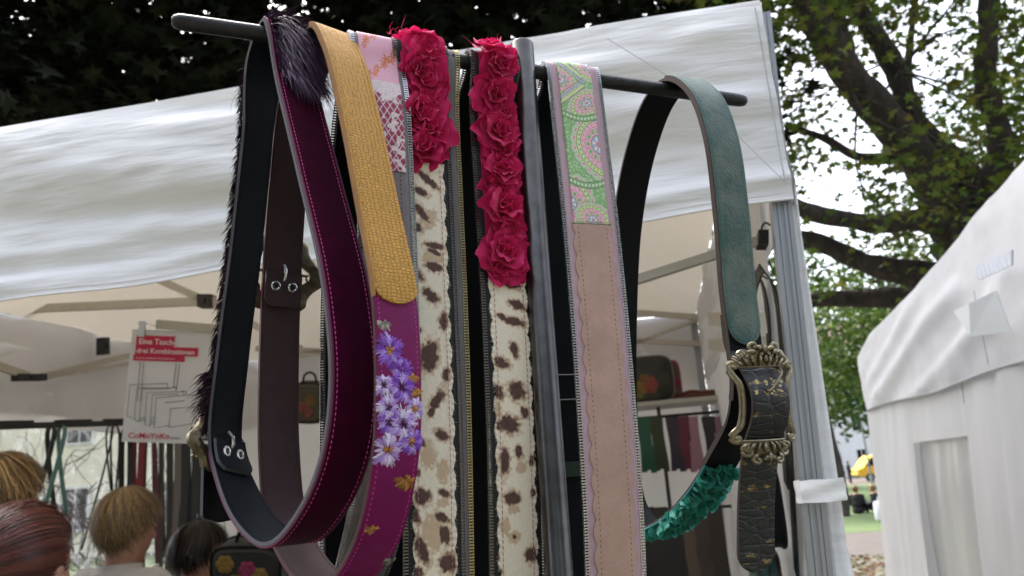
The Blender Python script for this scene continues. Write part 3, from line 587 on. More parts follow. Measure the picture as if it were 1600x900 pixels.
# free tip of the belt hanging outside the loop below the buckle
def tip(root, o, w, d, ln, W_, th, m, edge, bend=0., nrm_=None, roundr=.010, name='tip', top=None, colf=None):
    n = 26; s_ = np.linspace(0, 1, n)*ln; n_ = nrm(np.cross(w, d)); k = np.sqrt(np.clip(1-((s_-(ln-roundr))/roundr).clip(0, 1)**2, .02, 1))
    c = o+np.outer(s_, d)+np.outer(bend*(s_/ln)**2, n_); G = []
    X = np.linspace(-1, 1, 7); G1 = c[:, None]+w*(X[None, :, None]*W_*k[:, None, None]); uv = np.stack(np.broadcast_arrays(X[None, :]*W_, s_[:, None]), -1)
    b = MB(); cf = None if colf is None else colf(np.broadcast_to(s_[:, None], uv.shape[:2]), uv[..., 0])
    b.grid(G1+n_*th, 0, uv=uv, col=cf); b.grid(G1, 0, uv=uv, flip=True, col=cf)
    for c_ in (0, -1): b.grid(np.stack([G1[:, c_], G1[:, c_]+n_*th], 1), 1)
    b.grid(np.stack([G1[-1], G1[-1]+n_*th], 1), 1)
    return part(b, name, [m, edge], root)
w_, t_, n_ = A.frame(sb_); o_ = A.M(sb_-.004, 0, .005)
tip(r1, o_, w_, nrm(-np.array([0, 0, 1.])+n_*.05+.22*w_*0-.10*A.n*-1), .056, .0200, .0026, M_BLKL, M_EDGE_G, bend=0, roundr=.004)
# ---------- belt 2: mustard snakeskin and embroidered purple over brown leather
Bb = Belt(512, 42, [(533, 80), (560, 180), (590, 330), (615, 460), (622, 600), (617, 720), (590, 840), (545, 905)], [(492, 895), (448, 815), (436, 700), (436, 560), (440, 440), (449, 300), (468, 150)], apex=(0, RR+.002), wrap=False)
r2 = Bb.thing('embroidered_belt', 'purple embroidered belt with a mustard yellow snakeskin top and brown lining')
M_MUST = mat('mustard_snakeskin', (.53, .265, .030), .65, var=.12, vscale=160, bump=1., bscale=330, btype='voronoi', bdist=.0009, randomness=.45, aniso=(.8, 1.15, 1))
M_PURP = mat('purple_satin', (.16, .002, .075), .6, var=.18, vscale=40, bump=.35, bscale=120, spec=.25, bdist=.001)
M_MTH = mat('mustard_thread', (.48, .20, .05), .7, var=0)
W = .0178; b = MB(); Bb.strip(b, 0, Bb.L, -W, W, -.0016, .0012, .004, 5, mi=(0, 0, 1)); part(b, 'strap', [M_BROWN, LEATHER('brown_edge', (.10, .055, .045), .8)], r2)
sm = Bb.at(617, 470, False); sb2 = Bb.at(437, 418, True)
b = MB(); Bb.strip(b, .004, sm+.004, -W+.0002, W-.0002, .0024, .0042, .003, 7, round_end=.012); part(b, 'snakeskin_panel', M_MUST, r2)
b = MB(); Bb.strip(b, 0, sm, -W-.0002, -W+.0006, -.0008, .0043, .003, 2); part(b, 'snakeskin_edge', mat('mustard_edge', (.30, .15, .05), .9, var=.2), r2)
for sx in (-1, 1):
    b = MB(); Bb.stitches(b, .01, sm-.006, sx*(W-.0035), .0043, .002, .001); part(b, 'mustard_stitching', M_MTH, r2, kind='stuff')
    b = MB(); Bb.stitches(b, sm, sb2-.02, sx*(W-.0032), .0022); part(b, 'stitching', M_PINKTH, r2, kind='stuff')
    b = MB(); Bb.stitches(b, Bb.low-.03, Bb.L-.01, sx*(W-.0025), -.0017, .0018, .0012); part(b, 'lining_stitching', mat('brown_thread', (.09, .045, .035), .7, var=0), r2, kind='stuff')
b = MB(); Bb.strip(b, sm-.008, sb2-.01, -W+.0003, W-.0003, .0012, .0022, .004, 8); part(b, 'satin_panel', M_PURP, r2)
M_EMB = mat('embroidery_thread', (0, 0, 0), .35, attr=True, var=0, spec=.5)
def flower(bl, root, u, v, R, cols, cen, npet=11, a0=0, a1=2*math.pi, name='embroidered_flower'):
    S, X = bl.locate(u, v); b = MB(); w, t, n = bl.frame(S)
    for k in range(npet):
        a = a0+(a1-a0)*k/npet+rng.uniform(-.05, .05); lp = R*rng.uniform(.85, 1.1); base = np.array(cols[k % len(cols)])
        for j in range(9):
            q = (j-4)/4; da = q*.5*(a1-a0)/npet*1.25; r0 = R*rng.uniform(.12, .4); r1_ = lp*(1-.22*q*q)*rng.uniform(.72, 1.12)
            p = []; 
            for r, z in ((r0, .0024), ((r0+r1_)/2, .0034), (r1_, .0024)):
                xx = X+r*math.cos(a+da*(r/r1_)); ss = S+r*math.sin(a+da*(r/r1_))
                p.append(bl.M(ss, float(np.clip(xx, -W-.001, W+.001)), z))
            if abs(X+r1_*math.cos(a+da)) > W+.0025: continue
            b.tube(p, R*.022+.00013, 4, col=base*rng.uniform(.75, 1.25), cap=False)
    for j in range(14):
        a = rng.uniform(0, 6.28); b.tube([bl.M(S+R*.05*math.sin(a), X+R*.05*math.cos(a), .0034), bl.M(S+R*.30*math.sin(a), X+R*.30*math.cos(a), .0032)], .0003, 4, col=np.array(cen)*rng.uniform(.7, 1.3), cap=False)
    return part(b, name, M_EMB, root)
LIL = [(.34, .16, .62), (.22, .07, .50), (.50, .34, .72)]; PALE = [(.62, .48, .76), (.46, .28, .68), (.70, .62, .80)]; VIO = [(.22, .06, .45), (.30, .12, .58), (.42, .25, .70)]
GOLDT = (.55, .26, .05); DK = (.06, .01, .08)
for u, v, R, c, ce in ((606, 548, .0125, VIO, GOLDT), (625, 606, .0125, LIL, DK), (603, 636, .010, PALE, DK), (645, 640, .009, PALE, GOLDT), (626, 662, .0125, PALE, DK), (604, 660, .010, LIL, DK), (603, 702, .0125, PALE, GOLDT), (640, 690, .0105, LIL, GOLDT), (597, 602, .008, PALE, DK), (624, 578, .010, VIO, VIO[0])):
    flower(Bb, r2, u, v, R, c, ce)
for u, v, R, c in ((632, 745, .009, [(.45, .2, .04), (.3, .13, .03)]), (640, 588, .006, [(.5, .24, .05)]), (578, 820, .006, [(.5, .24, .05), (.25, .12, .06)]), (612, 868, .008, [(.12, .12, .09), (.3, .28, .24)]), (597, 505, .006, [(.25, .22, .18), (.5, .48, .42)]), (648, 610, .006, [(.5, .24, .05)])):
    flower(Bb, r2, u, v, R, c, c[0], 6, .3, 3.6, name='embroidered_leaf')
inner_buckle(Bb, r2, sb2-.004, M_BROWN, M_BROWN, 1.35)
# ---------- zip edged belts
M_TAPEK = mat('black_zip_tape', (.012, .012, .014), .8, var=.15, bump=.5, bscale=900)
M_TAPEG = mat('grey_zip_tape', (.20, .19, .20), .85, var=.12, bump=.6, bscale=900)
M_TAPEP = mat('pink_zip_tape', (.70, .49, .58), .8, var=.06, bump=.8, bscale=700, btype='wave', bdist=.0004)
M_TK = mat('black_nickel_teeth', (.20, .18, .17), .30, .9, var=.35, vscale=500, coords='Object')
M_TG = mat('gold_teeth', (.62, .50, .28), .28, .95, var=.25, vscale=500, coords='Object')
M_TS = mat('silver_teeth', (.66, .65, .66), .25, .95, var=.2, vscale=500, coords='Object')
def zip_edges(bl, root, W, tape, teeth, inner, s0=0., s1=None, sides=(-1, 1), z=.0012):
    s1 = bl.L if s1 is None else s1
    for sx in sides:
        b = MB(); bl.strip(b, s0, s1, *sorted((sx*inner, sx*(W-.0030))), z, z+.0007, .004, 3); b.tube(bl.M(np.arange(s0, s1, .004), sx*(W-.0034), z+.0007), .0007, 5)
        zt = part(b, 'zip_tape', tape, root); b = MB(); bl.teeth(b, s0, s1, sx*(W-.0042), sx, z+.0003); part(b, 'zip_teeth', teeth, zt, kind='stuff')
def scallop(W, amp, per, ph=0., sg=1): return lambda s: sg*(W+amp*(abs(math.sin(math.pi*s/per+ph))-.6))
def spots_fn(bl, dark, tan):
    D = [(*bl.locate(u, v), w*.00058/2, h*.00058/2, math.radians(a)) for u, v, w, h, a in dark]; Tn = [(*bl.locate(u, v), w*.00058/2, h*.00058/2, math.radians(a)) for u, v, w, h, a in tan]
    base = np.array(srgb(230, 219, 200)); tc_ = np.array(srgb(180, 140, 100)); dc = np.array(srgb(84, 57, 50))
    def f(S, X):
        c = np.ones(S.shape+(3,))*base; nz_ = vnoise(S*1500, X*1500, 2)-.5; nb = vnoise(S*420, X*420, 3)-.5; hair = vnoise(S*380+X*300, X*2600-S*900, 6)-.5
        c *= (1+.16*hair+.05*nz_)[..., None]
        mt = np.zeros(S.shape); md = np.zeros(S.shape)
        def ell(L):
            m = np.full(S.shape, 9.)
            for s0, x0, a, h, r in L:
                dx = X-x0; ds = S-s0; p = dx*math.cos(r)+ds*math.sin(r); q = -dx*math.sin(r)+ds*math.cos(r)
                m = np.minimum(m, np.sqrt((p/a)**2+(q/h)**2))
            return m
        e = ell(D)+nb*.42+nz_*.10+hair*.16; et = np.minimum(ell(Tn), ell(D)*.70)+nb*.5+nz_*.15+hair*.2
        mt = np.clip((1.02-et)/.34, 0, 1)[..., None]*.66; c = c*(1-mt)+tc_*mt*(1+.25*nb[..., None])
        md = np.clip((1.03-e)/.30, 0, 1)[..., None]; return c*(1-md)+dc*md*(1+.8*hair[..., None])
    return f
M_HIDE = mat('spotted_hair_hide', (0, 0, 0), .75, attr=True, var=.06, vscale=900, bump=.45, bscale=700, aniso=(2.2, .7, 1), bdist=.0006, sheen=.1)
M_ROSE = mat('raspberry_fabric', (.60, .006, .115), .8, var=.18, vscale=60, bump=.3, bscale=900, coords='Object', sheen=.2, transl=.22, tcol=(.75, .015, .14), bdist=.0005)
def petal_mesh(seed):
    r = np.random.default_rng(seed); n = 9; m = 8; U, Vv = np.meshgrid(np.linspace(-1, 1, n), np.linspace(0, 1, m), indexing='ij')
    half = .62*np.sin(np.clip(Vv*.70+.14, 0, 1)*math.pi)**.6+.04; x = U*half; y = Vv*(1-.30*U*U*Vv)+.05*np.sin(U*5+seed)*Vv
    z = .42*Vv**1.6*(.7+.3*math.sin(seed))+.28*U*U*half+.14*np.sin(U*4.5+seed*2.1)*Vv**2+.03*np.sin(U*9+seed)*Vv**3-.20*np.clip(Vv-.66, 0, 1)*2.4
    b = MB(); b.grid(np.stack([x, y, z], -1)); V = np.concatenate(b.v)
    me = bpy.data.meshes.new('petal'); me.from_pydata(V.tolist(), [], b.f); me.polygons.foreach_set('use_smooth', [True]*len(b.f)); me.materials.append(M_ROSE); return me
PETALS = [petal_mesh(i+1) for i in range(9)]
def rose(bl, root, u, v, R, rot=0.):
    S, X = bl.locate(u, v) if u > 0 else (-u*.001, v*.001); w, t, n = bl.frame(S); o = bl.M(S, X, .002)
    g = bpy.data.objects.new('rose', None)
    b = MB(); b.lathe(o, n, [(R*.05, .0), (R*.45, .0005), (R*.22, R*.22), (R*.02, R*.30)], 10); R *= .88*random.uniform(.9, 1.1); g = part(b, 'rose', M_ROSE, root)
    go = np.array(g['_o'])
    for ring, (cnt, r0, sc_, tilt) in enumerate(((5, .10, 1.08, 2), (5, .12, .84, 24), (4, .10, .62, 48), (3, .05, .46, 74))):
        for k in range(cnt):
            a = rot+2*math.pi*(k+.5*ring)/cnt+random.uniform(-.4, .4); rad = w*math.cos(a)+t*math.sin(a); tan = np.cross(n, rad); tl = math.radians(tilt+random.uniform(-14, 14))
            yv = rad*math.cos(tl)+n*math.sin(tl); zv = (n*math.cos(tl)-rad*math.sin(tl))*.8; xs = R*sc_*random.uniform(.8, 1.2)
            p = o+rad*R*r0+n*R*.06*(ring+1)-go
            ob = bpy.data.objects.new('petal', random.choice(PETALS)); COL.objects.link(ob); ob.parent = g
            Mx = Matrix(((tan[0], yv[0], zv[0], p[0]), (tan[1], yv[1], zv[1], p[1]), (tan[2], yv[2], zv[2], p[2]), (0, 0, 0, 1)))
            ob.matrix_local = Mx @ Matrix.Scale(xs, 4)
    return g
def threads(bl, root, u, v, n, ln, m, name='loose_threads'):
    b = MB()
    for _ in range(n):
        S, X = bl.locate(u+rng.uniform(-18, 18), v); p0 = bl.M(S, X, .006); d = np.array([rng.normal()*.5, rng.normal()*.3, rng.uniform(.5, 1.3)]); l = ln*rng.uniform(.4, 1.2)
        b.tube([p0, p0+d*l*.5+rng.normal(size=3)*l*.1, p0+d*l+rng.normal(size=3)*l*.3], [.0003, .0002, .0001], 4, cap=False)
    part(b, name, m, root, kind='stuff')
def leopard_belt(name, label, bl, W, v0px, roses, dark, tan, ph):
    root = bl.thing(name, label)
    b = MB(); bl.strip(b, 0, bl.L, -W+.004, W-.004, -.0016, .0012, .004, 4, mi=(0, 0, 0)); part(b, 'strap', M_BLKL, root)
    zip_edges(bl, root, W, M_TAPEK, M_TK, W-.011)
    sv = bl.at(*v0px, False); fn = spots_fn(bl, dark, tan); Wl = .0170; e1 = bl.low+.04; am, pr = .0022, .0205
    nS = int((e1-sv)/.0006); S = np.linspace(sv-.006, e1, nS); a = np.linspace(0, 1, 66)
    xa = np.array([scallop(Wl, am, pr, ph, -1)(q) for q in S]); xb = np.array([scallop(Wl, am, pr, ph+1.2, 1)(q) for q in S])
    X = xa[:, None]+(xb-xa)[:, None]*a; SS = np.broadcast_to(S[:, None], X.shape); Z = .0028+.0010*np.sin(a*math.pi)[None]**.5+.0012*np.exp(-((np.minimum(a, 1-a))/.05)**2)[None]*np.abs(np.sin(S*600))[:, None]
    C = fn(SS, X); b = MB(); b.grid(bl.M(SS, X, Z), uv=np.stack([X, SS], -1), col=C, flip=True)
    for c_ in (0, -1): b.grid(np.stack([bl.M(S, X[:, c_], Z[:, c_]), bl.M(S, X[:, c_], .0013)], 1), col=np.stack([C[:, c_]]*2, 1), flip=c_ == 0)
    hide = part(b, 'hide_panel', M_HIDE, root)
    for sx in (-1, 1):
        b = MB(); bl.stitches(b, sv, e1, sx*(Wl-.0035), .0041, .0030, .0016, .0003); part(b, 'stitching', mat('dusty_pink_thread', (.42, .20, .22), .7, var=0), hide, kind='stuff')
    b = MB(); n = 520; Ss = rng.uniform(sv, e1, n)
    for q in Ss:
        sx = rng.choice((-1, 1)); x = scallop(Wl, am, pr, ph+(1.2 if sx > 0 else 0), sx)(q); p = bl.M(q, x, .0028); w, t, nn = bl.frame(q); d = w*sx*.8+t*.8+nn*rng.uniform(0, .6)+rng.normal(size=3)*.3
        b.tube([p, p+d*rng.uniform(.0008, .0022)], [.00016, .00004], 3, cap=False)
    part(b, 'hair_fringe', mat('pale_hair', (.7, .66, .6), .7, var=0), hide, kind='stuff')
    b = MB(); bl.strip(b, -.012, sv+.002, -.0180, .0180, .0013, .0022, .004, 6); part(b, 'rose_backing', M_ROSE, root)
    for i, (u, v, R) in enumerate(roses): rose(bl, root, u, v, R, i*1.3)
    return root
RAW = [(-.002, -.52), (-.03, -.57), (-.075, -.53), (-.095, -.35), (-.075, -.14), (-.04, -.03)]
# ---------- belt 3: taupe with pink floral top
Cc = Belt(584, 27, [(590, 100), (597, 170), (602, 300), (607, 450), (608, 600), (598, 750), (572, 870), (545, 960)], [], bottom=[(-.07, -.54), (-.115, -.46), (-.115, -.3), (-.10, -.16), (-.05, -.04)])
r3 = Cc.thing('taupe_belt', 'taupe scalloped belt with pink flowered top behind the mustard snakeskin strap')
W = .0238; b = MB(); Cc.strip(b, 0, Cc.L, -W+.004, W-.004, -.0016, .0012, .004, 4); part(b, 'strap', M_BLKL, r3)
zip_edges(Cc, r3, W, M_TAPEG, M_TS, W-.012); sc3 = Cc.at(602, 136, False); sc3b = Cc.at(600, 250, False)
M_TAUPE = LEATHER('taupe_leather', (.17, .135, .14), .6)
b = MB(); Cc.strip(b, sc3b, Cc.low+.06, scallop(.0165, .0022, .018, 0, -1), scallop(.0165, .0022, .018, 0, 1), .0013, .0026, .0012, 5); part(b, 'scalloped_panel', M_TAUPE, r3)
for sx in (-1, 1):
    b = MB(); Cc.stitches(b, sc3b, Cc.low+.05, sx*.0125, .0028, .0024, .0016, .0003); part(b, 'stitching', M_BROWN, r3, kind='stuff')
def floral(S, X):
    c = np.ones(S.shape+(3,))*np.array(srgb(222, 168, 188)); nz_ = vnoise(S*700, X*700, 4)
    for i in range(26):
        s0 = -.015+.075*((i*.618) % 1); x0 = -.016+.032*((i*.7549+.1) % 1); r0 = .0030+.0016*((i*.77) % 1); a = np.arctan2(S-s0, X-x0); d = np.hypot(S-s0, X-x0)/r0
        m = (d < .62+.38*np.cos(a*5+i)+.4*(nz_-.5)); c[m] = np.array(srgb(206, 118, 74))*(.8+.4*nz_[m][:, None])
    return c
M_PRINT = mat('printed_cloth', (0, 0, 0), .55, attr=True, var=.05, vscale=300, bump=.15, bscale=700)
b = MB(); Cc.strip(b, -.02, sc3, -.0170, .0170, .0013, .0027, .0005, 60, colf=floral); part(b, 'floral_panel', M_PRINT, r3)
def lace(S, X):
    c = np.ones(S.shape+(3,))*np.array(srgb(150, 40, 78)); a = X*520; g = S*520
    net = np.minimum(np.abs(np.sin(a+g*.6)), np.abs(np.sin(a-g*.6))); m = (net < .22) | (S < sc3+.012+.004*np.sin(X*300)) | (vnoise(S*260, X*260, 8) > .70); c[m] = np.array(srgb(222, 206, 208))*(.75+.3*vnoise(S*900, X*900, 3)[m][:, None]); return c
b = MB(); Cc.strip(b, sc3-.004, sc3b+.01, -.0172, .0172, .0020, .0034, .0005, 60, colf=lace); part(b, 'lace_panel', M_PRINT, r3)
# ---------- belt 4: first leopard
Dd = Belt(652, 24, [(656, 140), (662, 280), (668, 450), (675, 650), (679, 900), (680, 985)], [], bottom=RAW[1:])
r4 = leopard_belt('rose_leopard_belt', 'leopard hide belt with four raspberry roses, beside the mustard belt', Dd, .0250, (664, 266),
    [(-2, -4, .022), (-18, 3, .0225), (-34, -2, .0225), (657, 122, .0245), (666, 150, .021), (656, 182, .0255), (668, 208, .021), (660, 236, .0225), (645, 150, .015), (676, 240, .016)],
    [(667, 284, 42, 12, 40), (655, 301, 30, 11, 30), (656, 333, 40, 12, 52), (649, 357, 22, 16, 30), (678, 386, 32, 11, 10), (677, 396, 26, 8, 20), (677, 419, 30, 15, 10), (649, 429, 28, 12, 45), (671, 463, 30, 17, 42), (691, 503, 14, 28, 10), (669, 557, 28, 48, 15), (695, 587, 12, 24, 10), (681, 625, 16, 36, 35), (672, 645, 12, 16, 20), (689, 680, 24, 15, 30), (655, 690, 24, 12, 40), (657, 775, 26, 22, 20), (692, 770, 20, 10, 30), (650, 738, 9, 12, 0), (689, 808, 26, 13, 35), (647, 804, 13, 28, -20), (693, 836, 17, 26, -20), (657, 858, 16, 42, -25), (697, 879, 26, 28, -20), (650, 895, 20, 16, 0), (652, 517, 10, 12, 0)],
    [(667, 711, 26, 44, 0), (675, 833, 34, 60, -10), (668, 345, 28, 40, 30), (676, 405, 40, 30, 0), (690, 735, 20, 40, 0), (690, 785, 20, 14, 0)], 0.3)
threads(Dd, r4, 632, 30, 9, .010, M_ROSE)
# ---------- belt 5: gold zipped belt half hidden
Ee = Belt(689, 24, [(693, 160), (698, 300), (704, 450), (710, 650), (714, 900), (715, 985)], [], bottom=RAW[1:])
for nm in ('C',): Ee.C[:, 0] -= np.where(np.arange(len(Ee.s)) < len(Ee.s)*.45, .004, 0)
r5 = Ee.thing('gold_zip_belt', 'narrow belt with gold zip edge half hidden between the two leopard belts')
W = .0150; b = MB(); Ee.strip(b, 0, Ee.L, -W+.004, W-.004, -.0016, .0012, .004, 4); part(b, 'strap', M_BLKL, r5)
zip_edges(Ee, r5, W, M_TAPEG, M_TG, W-.012)
b = MB(); Ee.strip(b, 0, Ee.low, -.006, .003, .002, .0030, .004, 3); part(b, 'red_panel', M_ROSE, r5)
# ---------- belt 6: second leopard
Ff = Belt(768, 24, [(773, 180), (783, 330), (793, 480), (803, 700), (808, 900), (809, 985)], [], bottom=[(-.03, -.57), (-.10, -.55)]+[(-.125, -.40), (-.10, -.22), (-.066, -.04)])
r6 = leopard_belt('rose_leopard_belt', 'leopard hide belt with long row of raspberry roses, next to the steel pole', Ff, .0246, (790, 438),
    [(-5, -1, .0205), (-22, 2, .021), (770, 152, .0235), (782, 180, .018), (776, 210, .0225), (784, 240, .019), (780, 268, .0225), (776, 300, .0195), (786, 330, .0245), (794, 362, .019), (784, 395, .0235), (794, 418, .018), (778, 422, .016)],
    [(798, 447, 28, 14, 10), (806, 478, 30, 14, 20), (782, 496, 20, 10, 30), (801, 504, 36, 14, 10), (801, 547, 14, 26, -15), (780, 567, 28, 16, 25), (805, 611, 26, 32, -30), (776, 613, 17, 24, -15), (817, 645, 13, 20, -20), (793, 663, 34, 28, 20), (779, 665, 12, 14, 0), (808, 705, 13, 20, -15), (786, 720, 16, 42, 0), (798, 778, 26, 20, 15), (801, 838, 7, 7, 0), (827, 866, 18, 22, 20), (774, 868, 8, 12, 0), (830, 770, 8, 14, 0), (776, 895, 14, 14, 0), (828, 720, 8, 16, 0)],
    [(787, 822, 20, 28, 0), (801, 838, 22, 20, 0), (812, 730, 20, 20, 0), (800, 795, 22, 16, 0), (775, 640, 14, 30, 0)], 1.1)
threads(Ff, r6, 758, 78, 5, .012, M_ROSE)
# ---------- belt 7: paisley and beige leather with pink zips
Hb = Belt(889, 20, [(905, 200), (922, 350), (940, 550), (955, 760), (961, 900), (962, 985)], [(890, 800), (880, 600), (872, 400), (864, 200)], bottom=[(-.01, -.56), (-.05, -.58), (-.09, -.54)])
r7 = Hb.thing('paisley_belt', 'beige leather belt with pink zip edges and a green paisley top')
W = .0275; b = MB(); Hb.strip(b, 0, Hb.L, -W+.004, W-.004, -.0016, .0012, .004, 4); part(b, 'strap', M_NAVY, r7)
zip_edges(Hb, r7, W, M_TAPEP, M_TS, W-.0115)
sp_ = Hb.at(921, 352, False); Wb = .0185
M_BEIGE = LEATHER('beige_leather', (.47, .30, .245), .62, var=.14, vscale=30, bump=.5, bscale=260, bdist=.0008)
b = MB(); Hb.strip(b, sp_-.002, Hb.low+.05, scallop(Wb, .0030, .0205, .4, -1), scallop(Wb, .0030, .0205, .4, 1), .0020, .0036, .0012, 9); part(b, 'beige_panel', M_BEIGE, r7)
for sx in (-1, 1):
    b = MB(); Hb.stitches(b, sp_+.003, Hb.low+.04, sx*.0140, .0038, .0026, .0018, .0003); part(b, 'stitching', M_BROWN, r7, kind='stuff')
def paisley(S, X):
    a = (X+.0172)/.0344; bb = (S+.012)/.038       # panel about 1 wide by 4.6 long
    g1 = np.array(srgb(96, 168, 74)); g2 = np.array(srgb(168, 205, 150)); yl = np.array(srgb(214, 222, 140)); pk = np.array(srgb(226, 130, 164)); pl = np.array(srgb(236, 190, 204)); bl_ = np.array(srgb(150, 160, 204)); wh = np.array(srgb(226, 228, 214)); dk = np.array(srgb(58, 92, 62)); rs = np.array(srgb(196, 104, 120))
    c = np.ones(S.shape+(3,))*g1; n1 = vnoise(S*2200, X*2200, 1); c[vnoise(S*900, X*900, 2) > .6] = g2
    def put(m, col): c[m] = col
    def med(cx, cy, sx, sy, rt, k):
        dx = a-cx; dy = bb-cy; p = (dx*math.cos(rt)+dy*math.sin(rt))/sx; q = (-dx*math.sin(rt)+dy*math.cos(rt))/sy
        r = np.hypot(p, q*(1-.25*p)); t = np.arctan2(q, p); sc_ = np.abs(np.sin(t*k))
        put(r < 1.30+.08*sc_, dk); put(r < 1.27+.08*sc_, g2); put((r > 1.08) & (r < 1.22) & (sc_ > .55), pl); put((r > 1.12) & (r < 1.18) & (sc_ > .8), rs)
        put(r < 1.05, dk); put(r < 1.02, yl); put((r > .88) & (r < .97) & (np.sin(t*k*3) > .2), g1); put(r < .84, dk); put(r < .81, pl); put((r > .70) & (r < .78) & (sc_ > .5), pk)
        put(r < .66, pk); s2 = np.abs(np.sin(t*k*.5)); put((r < .60) & (r > .34) & (s2 > .45), pl); put((r < .57) & (r > .38) & (s2 > .75), g1); put((r > .30) & (r < .33), dk); put(r < .30, bl_); put((r < .26) & (np.sin(t*6) > 0), wh); put(r < .10, rs)
    med(.95, 2.75, .62, .80, 0, 11); med(.02, 1.02, .50, .34, .5, 8); med(.98, .55, .42, .40, -.3, 8); med(.75, 1.62, .30, .52, 1.15, 7); med(-.05, 4.35, .55, .55, 0, 9); med(.55, 4.75, .42, .36, .6, 7); med(.2, .2, .3, .2, 0, 6)
    for k, col in ((0, bl_), (.09, dk), (.12, yl), (.2, dk), (-.09, dk)):
        y = 1.0+.55*np.abs(a-.72)**1.0*1.3+k; put((np.abs(bb-y) < (.035 if col is not dk else .012)) & (a < .74), col)
        y = 1.02-.75*np.abs(a-.70)-k; put((np.abs(bb-y) < (.035 if col is not dk else .012)) & (a < .72), col)
    for y0 in (1.95, 3.75):
        y = y0+.12*np.sin(a*3); put(np.abs(bb-y) < .07, g1); put((np.abs(bb-y) < .03) & (np.sin(a*60) > 0), wh); put(np.abs(np.abs(bb-y)-.08) < .012, dk)
    c = c*.80+.20*np.array(srgb(222, 222, 210)); return c*(.92+.16*n1[..., None])
b = MB(); Hb.strip(b, -.012, sp_, -.0172, .0172, .0021, .0036, .00036, 110, colf=paisley); part(b, 'paisley_panel', M_PRINT, r7)
b = MB(); b.tube(Hb.M(np.full(20, sp_), np.linspace(-.019, .019, 20), .0036), .0006, 6)
part(b, 'panel_seam', mat('green_thread', (.03, .12, .04), .7, var=0), r7)
# back strand hardware: square ring and green keeper
for vpx, wd_, m, nm in ((606, .018, M_TK, 'square_ring'), (733, .022, LEATHER('green_leather', (.008, .035, .022), .5), 'green_keeper')):
    S = Hb.at(880, vpx, True); w, t, n = Hb.frame(S); o = Hb.M(S, 0, -.003); b = MB()
    if nm == 'square_ring':
        q = [o-w*.026-t*.012, o+w*.026-t*.012, o+w*.026+t*.012, o-w*.026+t*.012]; b.tube(q, .0008, 6, closed=True)
    else: Hb.strip(b, S-.007, S+.007, -.028, .028, -.0045, -.0020, .003, 3)
    part(b, nm, m, r7)
# ---------- belt 8: teal belt with the ornate buckle
class Path(Belt):
    def __init__(s, base, dh):
        s.o, s.w, s.n = base.o, base.w, base.n; C = spline(np.array(dh), 24); L = np.concatenate([[0], np.cumsum(np.linalg.norm(np.diff(C, axis=0), axis=1))]); s.L = L[-1]*1.0001
        n = max(8, int(s.L/.002)); s.s = np.linspace(0, L[-1], n); s.C = np.stack([np.interp(s.s, L, C[:, i]) for i in (0, 1)], -1); Tg_ = np.gradient(s.C, axis=0); Tg_ /= np.linalg.norm(Tg_, axis=1)[:, None]; s.T = Tg_; s.N = np.stack([-Tg_[:, 1], Tg_[:, 0]], -1)
        s.px = proj(s.o+s.C[:, :1]*s.n+np.array([0, 0, 1])*s.C[:, 1:]); s.low = s.L
Ii = Belt(1061, 23, [(1100, 148), (1126, 215), (1142, 330), (1152, 450), (1163, 540), (1170, 600), (1163, 655), (1138, 705), (1098, 768), (1052, 812)], [(1012, 822), (985, 785), (973, 650), (972, 500), (980, 350), (1000, 240), (1030, 158)], apex=(.004, RR+.003), wrap=False)
r8 = Ii.thing('teal_belt', 'teal leather belt with ornate brass buckle, rightmost on the bar')
W = .0190
M_TEAL = mat('faded_teal_leather', (.034, .078, .064), .5, var=.3, vscale=28, bump=.9, bscale=300, bdist=.0008, col2=(.100, .135, .112))
M_TTH = mat('teal_thread', (.01, .16, .14), .6, var=0)
M_CROC = bpy.data.materials.new('black_croc_gold'); M_CROC.use_nodes = True
nt = M_CROC.node_tree; N = nt.nodes; Lk = nt.links; bs = N['Principled BSDF']; bs.inputs['Roughness'].default_value = .45
tc_ = N.new('ShaderNodeTexCoord'); mp_ = N.new('ShaderNodeMapping'); mp_.inputs['Scale'].default_value = (.55, 1.25, 1); Lk.new(tc_.outputs['UV'], mp_.inputs[0])
vr = N.new('ShaderNodeTexVoronoi'); vr.feature = 'DISTANCE_TO_EDGE'; vr.inputs['Scale'].default_value = 95; Lk.new(mp_.outputs[0], vr.inputs[0]); mr_ = N.new('ShaderNodeMapRange'); mr_.inputs[2].default_value = .14; Lk.new(vr.outputs[0], mr_.inputs[0])
n2 = N.new('ShaderNodeTexNoise'); n2.inputs['Scale'].default_value = 500; Lk.new(mp_.outputs[0], n2.inputs[0]); ad = N.new('ShaderNodeMath'); ad.operation = 'MULTIPLY_ADD'; ad.inputs[1].default_value = 1.1; Lk.new(n2.outputs[0], ad.inputs[0]); Lk.new(mr_.outputs[0], ad.inputs[2])
bp_ = N.new('ShaderNodeBump'); bp_.inputs['Strength'].default_value = .6; bp_.inputs['Distance'].default_value = .0008; Lk.new(ad.outputs[0], bp_.inputs['Height']); Lk.new(bp_.outputs[0], bs.inputs['Normal'])
n3 = N.new('ShaderNodeTexNoise'); n3.inputs['Scale'].default_value = 75; n3.inputs['Detail'].default_value = 8; n3.inputs['Roughness'].default_value = .75; Lk.new(mp_.outputs[0], n3.inputs[0])
cr_ = N.new('ShaderNodeValToRGB'); cr_.color_ramp.elements[0].position = .575; cr_.color_ramp.elements[0].color = (.010, .010, .012, 1); cr_.color_ramp.elements[1].position = .64; cr_.color_ramp.elements[1].color = (.28, .19, .06, 1); Lk.new(n3.outputs[0], cr_.inputs[0]); Lk.new(cr_.outputs[0], bs.inputs['Base Color'])
